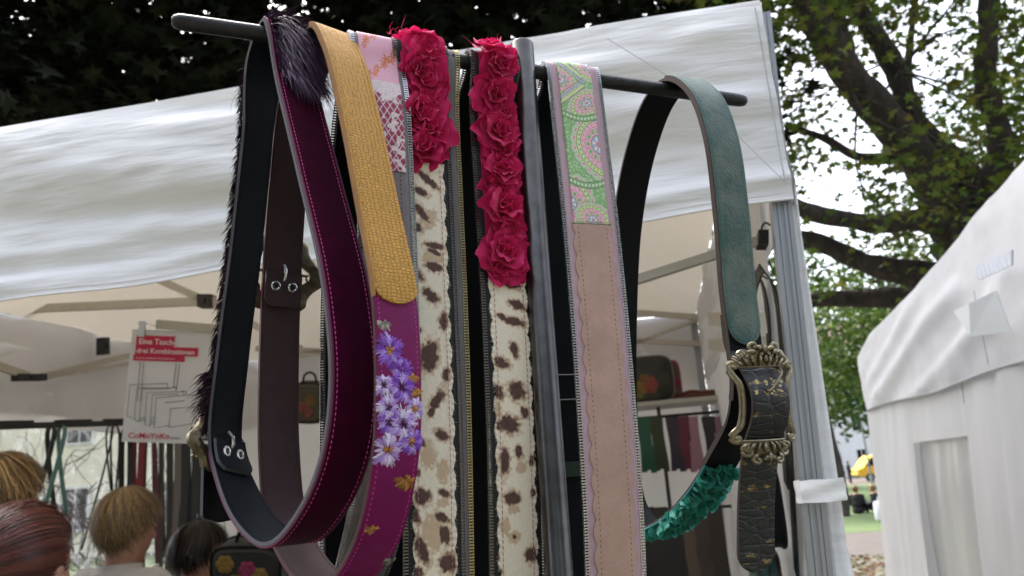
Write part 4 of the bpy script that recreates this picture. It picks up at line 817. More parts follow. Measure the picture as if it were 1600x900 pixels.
b = MB(); Ii.strip(b, 0, Ii.L, -W, W, -.0016, .0010, .004, 5, mi=(0, 0, 1)); part(b, 'strap', [M_BLKL, M_EDGE_B], r8)
st = Ii.at(1162, 538, False)
b = MB(); Ii.strip(b, .002, st+.002, -W+.0008, W-.0008, .0014, .0036, .003, 8, mi=(0, 0, 1), round_end=.020); part(b, 'teal_panel', [M_TEAL, M_EDGE_B], r8)
for sx in (-1, 1):
    b = MB(); Ii.stitches(b, .004, st-.018, sx*(W-.0035), .0038, .0020, .0012, .0004); part(b, 'stitching', M_TTH, r8, kind='stuff')
b = MB()
for k in range(16):
    a = math.pi*(k+.1)/16; a2 = math.pi*(k+.7)/16; f_ = lambda a: Ii.M(st-.0185+.0168*math.sin(a), (W-.0035)*math.cos(a), .0041)
    b.tube([f_(a), f_(a2)], .0004, 5)
part(b, 'tip_stitching', M_TTH, r8, kind='stuff')
b = MB(); Ii.strip(b, .0, st+.05, -W-.0003, -W+.0006, -.0022, .0034, .003, 2); part(b, 'suede_edge', M_EDGE_B, r8)
tp = [Ii.dh(*q) for q in ((1156, 492), (1163, 545), (1175, 580), (1186, 620), (1187, 655), (1180, 695), (1170, 760), (1167, 830), (1168, 893))]
tp = [(d+(-.002, -.001, .009, .014, .013, .009, .011, .012, .012)[i], h) for i, (d, h) in enumerate(tp)]
Tl = Path(Ii, tp)
b = MB(); Tl.strip(b, 0, Tl.L*.9999-.0001, -.0195, .0195, -.0012, .0012, .002, 9, mi=(0, 1, 1), round_end=.018); tl = part(b, 'crocodile_tail', [M_CROC, M_EDGE_B], r8)
S = Tl.at(1196, 625)
for du, dv in ((0, 0), (-15, 48)):
    s_, x_ = Tl.locate(1196+du, 612+dv, None); b = MB(); w, t, n = Tl.frame(s_); b.lathe(Tl.M(s_, x_, .0022), n, [(.0001, 0), (.0017, 0), (.0019, -.001)], 14); part(b, 'belt_hole', M_BLACKP, tl)
# gold stamped rows on the strap in the buckle
b = MB()
for row, vv in enumerate((598, 612, 528)):
    for k in range(6):
        s_, x_ = Tl.locate(1158+k*12 if row < 2 else 1140+k*9, vv, None)
        if abs(x_) > .018: continue
        w, t, n = Tl.frame(s_)
        for _ in range(5): b.box(Tl.M(s_+rng.normal()*.0012, x_+rng.normal()*.0014, .0017), w*.0012*rng.uniform(.5, 1.3), t*.0008*rng.uniform(.5, 1.4), n*.0001)
part(b, 'gold_stamping', mat('gold_foil', (.42, .33, .14), .45, .5, var=.3, coords='Object'), tl, kind='stuff')
# buckle
Sb = Ii.at(1168, 628, False); bo = on_plane(1179, 632, Ii.o, Ii.w)+Ii.n*.012; bw = Ii.w; bt = nrm(on_plane(1182, 700, Ii.o, Ii.w)-on_plane(1175, 560, Ii.o, Ii.w)); bn = nrm(np.cross(bw, bt)); bn = bn if bn @ (CAM-bo) > 0 else -bn
BK = lambda x, y, z=0.: bo+bw*x*1.06+bt*y*.82+bn*(z-.22*x*x/.03)
def curl(b, x, y, a0, R, turns, r0, r1, z=0., sg=1, n=26):
    t = np.linspace(0, 1, n); rr = R*(1-t*.80); an = a0+sg*turns*2*math.pi*t; cx = x-R*math.cos(a0); cy = y-R*math.sin(a0)
    b.tube([BK(cx+q*math.cos(p), cy+q*math.sin(p), z+.0012*k) for q, p, k in zip(rr, an, t)], np.linspace(r0, r1, n)*1.3, 8)
    b.lathe(BK(cx+rr[-1]*math.cos(an[-1]), cy+rr[-1]*math.sin(an[-1]), z+.0006), bn, [(.0001, r1*1.9), (r1*1.2, r1*1.5), (r1*1.9, .0), (r1*1.2, -.002)], 10)
def leafb(b, x, y, a, L_, r, z=0., bend=0.):
    t = np.linspace(0, 1, 9); p = [BK(x+L_*q*math.cos(a+bend*q), y+L_*q*math.sin(a+bend*q), z+.0022*math.sin(q*math.pi)) for q in t]; b.tube(p, r*1.35*np.sin(np.clip(t*.9+.1, 0, 1)*math.pi)**.7+.0002, 7)
def plate(yc, hgt, wid, up):
    b = MB(); X_ = np.linspace(-1, 1, 41); top_ = hgt*(.62+.30*np.cos(X_*math.pi*1.02)+.12*np.abs(np.cos(X_*9)))*np.sqrt(np.clip(1.04-X_**2, 0, 1))
    G = np.stack([np.array([BK(x*wid, yc+up*(-.0035), .0) for x in X_]), np.array([BK(x*wid, yc+up*(-.0035), .0022) for x in X_]), np.array([BK(x*wid, yc+up*h*.55, .0034) for x, h in zip(X_, top_)]), np.array([BK(x*wid, yc+up*h, .0018) for x, h in zip(X_, top_)]), np.array([BK(x*wid, yc+up*h, 0) for x, h in zip(X_, top_)])])
    b.grid(G); b.grid(G[[0, 4]]); return b
bk = part(plate(-.0415, .0190, .0265, -1), 'buckle', M_BRASSD, r8, label='ornate antique brass buckle with scrolls')
b = plate(.0420, .0130, .0235, 1); part(b, 'lower_plate', M_BRASSD, bk)
def orn(name, fn):
    b = MB(); fn(b); part(b, name, M_BRASS, bk, kind='stuff')
def upper(b):
    for sx in (-1, 1):
        m_ = lambda x: sx*x
        curl(b, m_(.0100), -.0545, math.pi/2 if sx > 0 else math.pi/2, .0048, .95*1, .0016, .0010, .003, sg=-sx)
        curl(b, m_(.0225), -.0500, 0 if sx > 0 else math.pi, .0050, .9, .0017, .0010, .002, sg=-sx)
        for k, a in enumerate((.5, .9, 1.35, 1.8)): leafb(b, m_(.004+.0050*k), -.0392, -math.pi/2+sx*(.35+.30*k), .0125, .0010, .003, -sx*.4)
        for k in range(4): leafb(b, m_(.0245-.0015*k), -.0415-.0018*k, -math.pi/2-sx*(.3+.1*k), .008, .0011, .002, sx*.6)
        leafb(b, m_(.003), -.0555, -math.pi/2+sx*.9, .0070, .0014, .003); leafb(b, m_(.002), -.0530, math.pi/2-sx*.7, .006, .0012, .003)
        leafb(b, m_(.0155), -.0530, -math.pi/2-sx*1.0, .008, .0013, .003, -sx*.8)
    leafb(b, 0, -.0520, -math.pi/2, .009, .0017, .0035); leafb(b, 0, -.0500, math.pi/2, .008, .0014, .0035)
    b.tube([BK(x, -.0382, .0024) for x in np.linspace(-.0235, .0235, 14)], .0013, 7)
def lower(b):
    for sx in (-1, 1):
        m_ = lambda x: sx*x
        curl(b, m_(.0105), .0535, -math.pi/2, .0048, .95, .0016, .0010, .003, sg=sx); curl(b, m_(.0225), .0500, 0 if sx > 0 else math.pi, .0048, .9, .0016, .0010, .002, sg=sx)
        for k in range(4): leafb(b, m_(.003+.0045*k), .0405, math.pi/2-sx*(.45+.3*k), .0105, .0010, .003, sx*.4)
        for k in range(3): leafb(b, m_(.0215-.002*k), .0405+.0015*k, math.pi/2+sx*(.3+.1*k), .008, .0011, .002, -sx*.6)
        leafb(b, m_(.002), .0540, math.pi/2-sx*.8, .0060, .0013, .003)
    leafb(b, 0, .0510, math.pi/2, .0095, .0016, .0035); b.tube([BK(x, .0388, .0022) for x in np.linspace(-.022, .022, 12)], .0012, 7)
orn('upper_scrollwork', upper); orn('lower_scrollwork', lower)
for sx in (-1, 1):
    b = MB(); pts_ = [BK(sx*x, y, z) for x, y, z in ((.0265, -.0400, .003), (.0305, -.0365, .004), (.0285, -.0290, .005), (.0235, -.0200, .005), (.0215, -.0050, .005), (.0220, .0120, .005), (.0245, .0240, .005), (.0285, .0300, .004), (.0300, .0350, .003), (.0255, .0385, .003))]
    s_ = spline(pts_, 7); rr_ = np.interp(np.linspace(0, 1, len(s_)), [0, .1, .25, .5, .75, .9, 1], [.0016, .0026, .0024, .0021, .0024, .0026, .0014]); b.tube(s_, rr_, 10)
    s2_ = s_+bw*sx*.0030-bn*.0004; b.tube(s2_[10:-10], rr_[10:-10]*.65, 8); curl(b, sx*.0315, -.0385, 0 if sx > 0 else math.pi, .0042, .8, .0022, .0016, .003, sg=-sx); curl(b, sx*.0310, .0360, 0 if sx > 0 else math.pi, .0040, .8, .0022, .0015, .003, sg=sx)
    part(b, 'side_scroll', M_BRASS, bk)
b = MB(); ph = Tl.locate(1196, 612, None); q = Tl.M(ph[0], ph[1], .002); b.tube(spline([BK(.0150, -.0375, .002), BK(.0130, -.0320, .010), q+bn*.004, q], 6), np.linspace(.0014, .0009, 19), 8); part(b, 'prong', M_BRASSD, bk)
# loop end: two dark tabs behind the buckle, teal piping and ruffle along the lower curve
s0 = Ii.at(1128, 724, False); s1 = Ii.at(1006, 826)
b = MB(); Ii.strip(b, s0-.045, s0+.008, -W+.001, W-.001, -.0050, -.0022, .003, 4, mi=(0, 0, 1)); part(b, 'folded_tab', [M_BLKL, M_EDGE_B], r8)
b = MB(); b.tube(Ii.M(np.linspace(s0, s1, 60), -W+.001, .0016), .0017, 8); part(b, 'teal_piping', mat('teal_satin', (.005, .13, .13), .35, var=.15, bump=.4, bscale=600, aniso=(1, 4, 1)), r8)
M_RUF = mat('teal_chiffon', (.03, .25, .195), .7, var=.25, vscale=120, bump=.3, bscale=500, sheen=.3, transl=.3, tcol=(.03, .34, .26))
b = MB(); PV = [np.array([v.co[:] for v in me.vertices]) for me in PETALS]; PF = [[tuple(p.vertices) for p in me.polygons] for me in PETALS]
for i in range(330):
    S = s0+(s1+.03-s0)*(i+rng.uniform(0, 1))/330; w, t, n = Ii.frame(S); k = int(rng.integers(len(PV))); X = rng.uniform(-.017, .019); e_ = min(1, (S-s0)/.02+.4, (s1+.035-S)/.03+.3)
    yv = nrm(n*1.0+t*rng.normal()*.45+w*rng.normal()*.45-np.array([0, 0, .35])); xv = nrm(np.cross(yv, w*rng.normal()+t*rng.normal())); zv = np.cross(xv, yv); z_ = .0105*e_*rng.uniform(.7, 1.3)
    b.add(Ii.M(S, X, .0014)+(np.outer(PV[k][:, 0], xv)*1.1+np.outer(PV[k][:, 1], yv)+np.outer(PV[k][:, 2], zv)*.7)*z_, PF[k])
part(b, 'ruffle', M_RUF, r8, kind='stuff')
# ================================================================== INSIDE THE TENT
def text_mesh(s, size, name, m, parent, o, ex, ey, ez, bold=0., z=.0006):
    cu = bpy.data.curves.new('lettering', 'FONT'); cu.body = s; cu.size = size; cu.offset = bold; cu.resolution_u = 3; cu.extrude = .0003
    ob = bpy.data.objects.new('lettering', cu); COL.objects.link(ob); dg = bpy.context.evaluated_depsgraph_get(); me = bpy.data.meshes.new_from_object(ob.evaluated_get(dg)); bpy.data.objects.remove(ob)
    V = np.array([v.co[:] for v in me.vertices]); W_ = o+np.outer(V[:, 0], ex)+np.outer(V[:, 1], ey)+np.outer(V[:, 2]+z, ez); b = MB(); b.add(W_, [tuple(p.vertices) for p in me.polygons]); return part(b, name, m, parent, smooth=False)
# poster
pz = 2.05; p00 = P(190, 690, pz); p10 = P(345, 694, pz*1.01); p01 = P(207, 514, pz); ex = nrm(p10-p00); ez = nrm(np.cross(ex, p01-p00)); ez = ez if ez @ (CAM-p00) > 0 else -ez; ey = nrm(p01-p00); pw = np.linalg.norm(p10-p00); phh = np.linalg.norm(p01-p00)
pu = phh/175.
poster = thing('poster', 'white paper poster with red headline and line drawing of bags', 'poster', p00)
M_PAPER = mat('poster_paper', (.72, .68, .70), .7, var=.03, coords='Object'); M_RED = mat('red_print', (.55, .02, .07), .7, var=.04, coords='Object'); M_INK = mat('grey_ink', (.10, .10, .11), .8, var=0); M_WTXT = mat('pale_print', (.80, .62, .66), .7, var=0)
def pp(x, y, z=0.): return p00+ex*(x*pu)+ey*(y*pu)+ez*z      # x right, y up, in poster units (175 high)
pwu = pw/pu
G = np.array([[pp(x, y, .004*math.sin(x/pwu*3)+.003*math.sin(y/60)) for x in np.linspace(0, pwu, 12)] for y in np.linspace(0, 175, 12)]); b = MB(); b.grid(G); b.grid(G-ez*.0008, flip=True); part(b, 'paper_sheet', M_PAPER, poster)
def rect(x0, y0, x1, y1, z=.008): b.add([pp(x0, y0, z), pp(x1, y0, z), pp(x1, y1, z), pp(x0, y1, z), pp(x0, y0, z-.001), pp(x1, y0, z-.001), pp(x1, y1, z-.001), pp(x0, y1, z-.001)], [(0, 1, 2, 3), (4, 7, 6, 5), (0, 4, 5, 1), (1, 5, 6, 2), (2, 6, 7, 3), (3, 7, 4, 0)])
def prt(nm, m, *rs):
    global b
    for r in rs: b = MB(); rect(*r); part(b, nm, m, poster, smooth=False)
prt('red_band', M_RED, (9, 149, 66, 166), (9, 136, 103, 149.5), (7, 127, 84, 136.5))
for s_, sz, x, y in (('Eine Tasche', 12.0, 13, 153), ('drei Kombinationen', 10.8, 11, 139), ('& unterschiedliche Kombinationen', 4.2, 11, 130)):
    text_mesh(s_, sz*pu*1.0, 'lettering', M_WTXT, poster, pp(x, y, .0085), ex, ey, ez, bold=.010*sz*pu*2 if sz > 8 else 0)
text_mesh('CoMoYoKo', 12.5*pu, 'lettering', M_RED, poster, pp(11, 7, .0085), ex, ey, ez, bold=.10*pu); text_mesh('medium', 4.6*pu, 'lettering', M_INK, poster, pp(74, 7, .0085), ex, ey, ez)
b = MB()
def ln(*pts, r=.42): b.tube([pp(x, y, .0078) for x, y in pts], r*pu, 4, cap=False)
def quad(x0, y0, x1, y1, x2, y2, x3, y3): ln((x0, y0), (x1, y1), (x2, y2), (x3, y3), (x0, y0))
ln((14, 38), (6, 40), (6, 89), (62, 93), (62, 88)); ln((25, 32), (17.5, 35.5), (16.5, 84), (75, 87), (75, 82)); ln((25, 32), (24, 83), (66, 85)); ln((42, 26.5), (34, 28), (32, 78), (87, 81), (87, 76)); ln((42, 26.5), (40.6, 74.6), (80, 77)); ln((70, 28), (48, 23), (47, 70), (102, 77), (102, 58)); quad(70, 54, 106, 58, 106, 32, 70, 24.5); ln((60, 63), (90, 67)); ln((18, 125), (19, 65), (25, 65)); ln((23, 125), (25, 65)); ln((72, 124), (71, 86)); ln((77, 124), (76, 86)); ln((25, 34), (33, 36)); ln((25, 37), (33, 39)); ln((42, 29), (47, 31)); ln((42, 33), (47, 35)); ln((42, 38), (47, 40)); ln((70, 88), (76, 88), (76, 84)); ln((84, 82), (91, 82), (91, 77))
part(b, 'line_drawing', M_INK, poster, kind='stuff')
clip = thing('binder_clip', 'silver clip holding the top corner of the poster', 'clip', pp(14, 168))
b = MB(); b.box(pp(16, 176, .008), ex*pu*4.6, ey*pu*12, ez*.004); part(b, 'clip_jaw', mat('dull_silver', (.55, .57, .62), .35, .6, var=.05, coords='Object'), clip, smooth=False)
b = MB(); b.tube([pp(8, 184, .006), pp(28, 184, .006), pp(28, 182, .012), pp(40, 181.5, .004)], .0012, 6); part(b, 'clip_wire', M_NICKEL, clip)
b = MB(); b.box((pp(36, 184)+pp(122, 180))/2, (pp(122, 180)-pp(36, 184))/2, ey*.012, ez*.010); part(b, 'truss_bar', M_TRUSS, tent, smooth=False)
# rail along the left wall and loops of strap hanging from it
la = on('L', -60, 668); lb = on('L', 196, 661); lb = la+(lb-la)*1.0
rail = thing('hanging_rail', 'black rail under the tent wall above the plastic window', 'rail', la)
b = MB(); b.box((la+lb)/2, (lb-la)/2, np.array([0, 0, .013]), tt*.012); part(b, 'rail_bar', M_BLACKP, rail, smooth=False)
for k, x in enumerate((.25, .62, .95)):
    b = MB(); c = la+(lb-la)*x; b.box(c+np.array([0, 0, .015]), nrm(lb-la)*.10, np.array([0, 0, .007]), tt*.016); part(b, 'rail_clamp', M_BLACKP, rail, smooth=False)
def strap_loop(pl, top, l1, l2, w, col, label, name='hanging_belt', group='belts hanging inside the tent', gloss=.5, off=.03):
    """a belt folded over a rail: two strands from the fold"""
    nn = PL[pl][1]; t0 = on(pl, *top); e1 = on(pl, *l1); e2 = on(pl, *l2); o = thing(name, label, 'belt', t0, group); m = LEATHER('strap_%d_%d_%d' % tuple(int(c*999) for c in col), col, gloss)
    for i, e in enumerate((e1, e2)):
        sgn = -1 if i == 0 else 1; d = nn*off*sgn*-1 if nn @ (CAM-t0) > 0 else nn*off*sgn
        pts = spline([t0+np.array([0, 0, .016]), t0+d*.6+(e-t0)*.03, t0+d+(e-t0)*.3, e+d], 8); tg = nrm(e-t0); sd_ = nrm(np.cross(tg, nn))*w/2; n2_ = nn*.0018
        b = MB(); G = np.stack([pts-sd_-n2_, pts+sd_-n2_, pts+sd_+n2_, pts-sd_+n2_], 1); b.grid(G, closed=True); part(b, 'strand', m, o)
    return o
BLK = (.010, .010, .011); TEALC = (.10, .22, .20)
for top, l1, l2, w, col, lab in (
    ((80, 668), (50, 770), (97, 815), .026, BLK, 'black belt folded wide over the rail beside the pale teal one'),
    ((97, 666), (58, 800), (113, 805), .024, TEALC, 'pale teal belt folded over the black rail'),
    ((172, 668), (118, 860), (182, 765), .010, BLK, 'thin black cord swinging left from the rail near the poster'),
    ((180, 668), (172, 770), (186, 800), .012, (.02, .018, .018), 'short black strap hanging where the rail meets the poster'),
    ((197, 672), (190, 860), (201, 900), .040, BLK, 'black strap hanging below the lower left corner of the poster'),
    ((216, 668), (204, 830), (217, 845), .050, (.20, .012, .025), 'red strap hanging below the poster'),
    ((234, 672), (238, 880), (231, 900), .036, (.10, .012, .035), 'dark raspberry strap hanging below the poster'),
    ((246, 668), (243, 900), (254, 880), .030, (.05, .03, .02), 'brown strap hanging below the middle of the poster'),
    ((259, 674), (254, 900), (263, 870), .045, (.02, .014, .012), 'very dark brown strap hanging below the poster'),
    ((272, 668), (264, 900), (276, 890), .060, (.16, .14, .13), 'mottled grey strap hanging below the poster'),
    ((286, 672), (270, 900), (290, 900), .070, BLK, 'wide black strap hanging under the right half of the poster'),
    ((299, 668), (292, 890), (306, 900), .060, (.014, .014, .017), 'charcoal strap beside the wide black one under the poster'),
    ((318, 672), (312, 900), (326, 880), .080, BLK, 'black strap hanging under the right corner of the poster')):
    strap_loop('L', top, l1, l2, w, col, lab)
# rail continues behind the poster
b = MB(); lc = on('L', 335, 657); b.box((lb+lc)/2, (lc-lb)/2, np.array([0, 0, .011]), tt*.011); part(b, 'rail_bar', M_BLACKP, rail, smooth=False)
# shelf rack by the back wall, right
PL['S'] = (T(0, 2.45, 0), tn)
def so(u, v): return on('S', u, v)
s0_, s1_ = so(975, 634), so(1142, 640); sz_ = s0_[2]
rack = thing('shelf_rack', 'dark metal rack with pale shelf at the back of the tent', 'shelf', np.array([s0_[0], s0_[1], 0]))
e_ = nrm(np.array([s1_[0]-s0_[0], s1_[1]-s0_[1], 0])); sl = np.linalg.norm(s1_-s0_)
b = MB(); b.box(np.array([*(s0_+e_*sl/2)[:2], sz_-.012]), e_*(sl/2+.1), tn*.14, np.array([0, 0, .010])); part(b, 'shelf_board', mat('pale_board', (.45, .42, .38), .6, var=.08, coords='Object'), rack, smooth=False)
for u in (1036, 1150):
    c = so(u, 700); b = MB(); b.tube([np.array([c[0], c[1], 0]), np.array([c[0], c[1], sz_])], .009, 8); part(b, 'upright', M_BLACKP, rack)
rl = so(985, 657)[2]; b = MB(); a_ = np.array([*s0_[:2], rl])-tn*.08; b.tube([a_-e_*.12, a_+e_*(sl+.05)], .007, 8); part(b, 'upper_rail', M_BLACKP, rack)
r2h = so(1060, 795)[2]; a2_ = np.array([*s0_[:2], r2h])-tn*.08; b = MB(); b.tube([a2_-e_*.12, a2_+e_*(sl+.05)], .007, 8); part(b, 'lower_rail', M_BLACKP, rack)
PL['H'] = (T(0, 2.36, 0), tn)
def hank(u, v0, v1, w, col, label, gloss=.5, gr='coiled belts hanging on the back rack'):
    t0 = on('H', u, v0); e = on('H', u+4, v1); o = thing('hanging_belt', label, 'belt', t0, gr); m = LEATHER('hank_%d_%d_%d' % tuple(int(c*999) for c in col), col, gloss)
    for k in range(3):
        x = (k-1)*w*.30; sg = (-1, 1, -1)[k]; b = MB(); s_ = np.linspace(0, 1, 14); L_ = (t0[2]-e[2])*(1, .95, .98)[k]
        for sd in (-1, 1):
            pts = np.array([[t0[0], t0[1], t0[2]+.012-q*L_] for q in s_])+np.outer(np.full(14, x)+.004*np.sin(s_*5+k), tt)+np.outer(.022*sd*np.sin(np.clip(s_*1.02+.05, 0, 1)*math.pi)**.5, tn)
            G = np.stack([pts-tt*w*.22-tn*.0015, pts+tt*w*.22-tn*.0015, pts+tt*w*.22+tn*.0015, pts-tt*w*.22+tn*.0015], 1); b.grid(G, closed=True)
        part(b, 'coil', m, o)
for u, v1, w, col, lab in ((1005, 744, .062, (.006, .075, .045), 'emerald green coiled belt on the back rack'), (1025, 742, .062, (.022, .035, .012), 'dark olive coiled belt on the back rack'), (1050, 742, .055, (.025, .016, .035), 'dark violet coiled belt right of the rack upright'), (1066, 742, .060, (.11, .010, .028), 'crimson coiled belt on the back rack'),
                           (1081, 744, .055, (.30, .15, .21), 'dusty pink coiled belt beside the crimson one'), (1107, 730, .055, (.015, .012, .014), 'black coiled belt near the buckle'), (1122, 728, .060, (.22, .11, .17), 'mauve coiled belt nearest the buckle')):
    hank(u, 655, v1, w, col, lab)
for u, w, col, lab in ((1004, .10, BLK, 'black belt hanging low behind the teal ruffle, leftmost'), (1026, .09, (.016, .012, .010), 'brownish black belt on the low rail under the emerald one'), (1048, .09, BLK, 'black belt on the low rail right of the upright'), (1072, .06, (.10, .07, .05), 'tan belt on the low rail under the crimson one'), (1092, .07, (.05, .035, .03), 'dark brown belt on the low rail under the pink one'), (1112, .09, (.03, .022, .02), 'chocolate belt on the low rail next to the crocodile tail')):
    hank(u, 797, 985, w, col, lab, gr='belts hanging on the low rail')
# bags
def bag(name, label, c, ew, ed, eh, wx, dy, hz_, m, trim, flowers, handle=True):
    o = thing(name, label, 'bag', c-eh*hz_); n = 28; an = np.linspace(0, 2*math.pi, n, endpoint=False); b = MB()
    sx = np.sign(np.cos(an))*np.abs(np.cos(an))**.45; sz2 = np.sign(np.sin(an))*np.abs(np.sin(an))**.45
    ring = lambda y, k: np.array([c+ew*wx*k*x+eh*hz_*k*z+ed*y for x, z in zip(sx, sz2)])
    b.grid(np.stack([ring(-dy*.98, .02), ring(-dy, .86), ring(-dy*.75, 1), ring(dy*.75, 1), ring(dy, .86), ring(dy*.98, .02)]), closed=True); part(b, 'bag_body', m, o)
    for y in (-dy*.78, dy*.78):
        b = MB(); b.tube(ring(y, 1.01), .004, 6, closed=True); part(b, 'piping', trim, o)
    if handle: b = MB(); b.tube(spline([c+ew*wx*x+eh*hz_*z for x, z in ((-.45, .98), (-.35, 1.35), (0, 1.5), (.35, 1.35), (.45, .98))], 6), .006, 7); part(b, 'handle', trim, o)
    for x, z, r, col in flowers:
        b = MB(); f0 = c+ew*wx*x+eh*hz_*z-ed*(dy+.001)
        for k in range(6):
            a = k*1.047; p = f0+(ew*math.cos(a)+eh*math.sin(a))*r*.55; b.lathe(p, -ed, [(.0005, .004), (r*.3, .003), (r*.48, 0)], 8)
        b.lathe(f0, -ed, [(.0005, .006), (r*.25, .004), (r*.3, 0)], 8); part(b, 'flower_motif', mat('motif_%d' % int(col[0]*999), tuple(c_*.5 for c_ in col), .8, var=.2, coords='Object'), o)
    return o
sc_c = so(1012, 598); upv = np.array([0, 0, 1.])
bag('handbag', 'dark handbag with embroidered flowers standing on the back shelf', np.array([sc_c[0], sc_c[1], sz_+.112]), nrm(-tt), tn, upv, .125, .06, .112, LEATHER('dark_olive_leather', (.022, .020, .016), .5), LEATHER('grey_piping', (.16, .14, .12), .5), ((.05, -.25, .045, (.42, .10, .08)), (-.25, -.35, .035, (.40, .24, .05)), (-.1, .0, .028, (.30, .16, .05)), (-.4, -.6, .03, (.25, .22, .08))), handle=False)
bag('handbag', 'brown handbag with pink tag behind the flowered bag on the shelf', np.array([*so(1046, 598)[:2], sz_+.10])+tn*.05, nrm(-tt), tn, upv, .055, .06, .10, LEATHER('soft_brown_leather', (.10, .055, .045), .6), LEATHER('pink_trim', (.40, .05, .14), .5), ((.6, -.1, .02, (.45, .04, .15)),), handle=False)
b = MB(); rp = spline([so(1052, 630), so(1080, 618), so(1105, 622), so(1135, 636), so(1160, 640)], 8); rp[:, 2] = np.maximum(rp[:, 2], sz_+.012); b.tube(rp, np.interp(np.linspace(0, 1, len(rp)), [0, .3, .7, 1], [.018, .030, .028, .02])*.8, 8)
for k in (-1, 1): b.tube(rp+upv*.018+tn*.012*k, .010, 7)
tag(part(b, 'leather_bundle', LEATHER('russet_leather', (.12, .035, .022), .5), None), 'russet leather straps lying in a bundle on the shelf', 'belt')
c5 = P(393, 882, 2.5); bag('handbag', 'black bag with pale pink flowers below the purple fur belt', c5, CX, FW, nrm(CY), .11, .07, .075, LEATHER('matt_black_leather', BLK, .6), M_BLKL, ((.1, .1, .03, (.45, .20, .16)), (.45, -.15, .028, (.40, .18, .15)), (-.55, .35, .03, (.40, .06, .08)), (-.25, -.4, .025, (.30, .12, .10))))
c6 = on('R', 500, 400); c6 = P(484, 628, 3.9); bag('handbag', 'small dark green bag with red flowers hanging behind the velvet loop', c6, CX, FW, nrm(CY), .075, .05, .10, LEATHER('moss_leather', (.06, .05, .03), .6), M_BLKL, ((.2, .1, .03, (.30, .22, .12)), (-.3, -.2, .03, (.35, .10, .08)), (.1, -.5, .025, (.35, .06, .08))))
# dark straps and bags on the right inner wall
PL['Q'] = (T(.045, 0, 0), tt)
for top, l1, l2, w, col, lab in (((1172, 428), (1180, 560), (1182, 560), .05, BLK, 'black strap hanging from the wire hook beside the teal belt'), ((1192, 430), (1222, 900), (1224, 900), .05, BLK, 'long black strap hanging beside the aluminium leg'), ((1196, 640), (1204, 760), (1208, 760), .05, (.02, .02, .025), 'short charcoal strap hanging right of the brass buckle')):
    strap_loop('Q', top, l1, l2, w, col, lab, group='straps on the right wall of the tent')
c7 = on('Q', 1216, 790); bag('handbag', 'black bag hanging by the aluminium tent leg', c7+tt*.03, tn, tt, upv, .10, .03, .085, M_BLKL, M_BLKL, ())
c8 = on('Q', 1213, 884); bag('handbag', 'teal and brown bag low beside the tent leg', c8+tt*.03, tn, tt, upv, .10, .03, .04, LEATHER('teal_brown', (.03, .10, .10), .6), M_BROWN, ())
# ================================================================== PEOPLE
M_SKIN = mat('skin', (.42, .22, .155), .55, var=.08, vscale=30, coords='Object', spec=.35)
M_HAIR = mat('hair', (0, 0, 0), .4, attr=True, var=0, spec=.4)
def ball(b, c, rx, ry, rz, k=14):
    th = np.linspace(0, math.pi, k//2+3); ph = np.linspace(0, 2*math.pi, k, endpoint=False)
    b.grid(np.array([[np.asarray(c)+np.array([rx*math.sin(a)*math.cos(p), ry*math.sin(a)*math.sin(p), rz*math.cos(a)]) for p in ph] for a in np.clip(th, .02, math.pi-.02)]), closed=True)
def cap(b, p0, p1, r0, r1):
    p0 = np.asarray(p0, float); p1 = np.asarray(p1, float); d = nrm(p1-p0); b.tube([p0-d*r0*.9, p0-d*r0*.5, p0, p0*.5+p1*.5, p1, p1+d*r1*.5, p1+d*r1*.9], [r0*.4, r0*.85, r0, (r0+r1)/2, r1, r1*.85, r1*.4], 10)
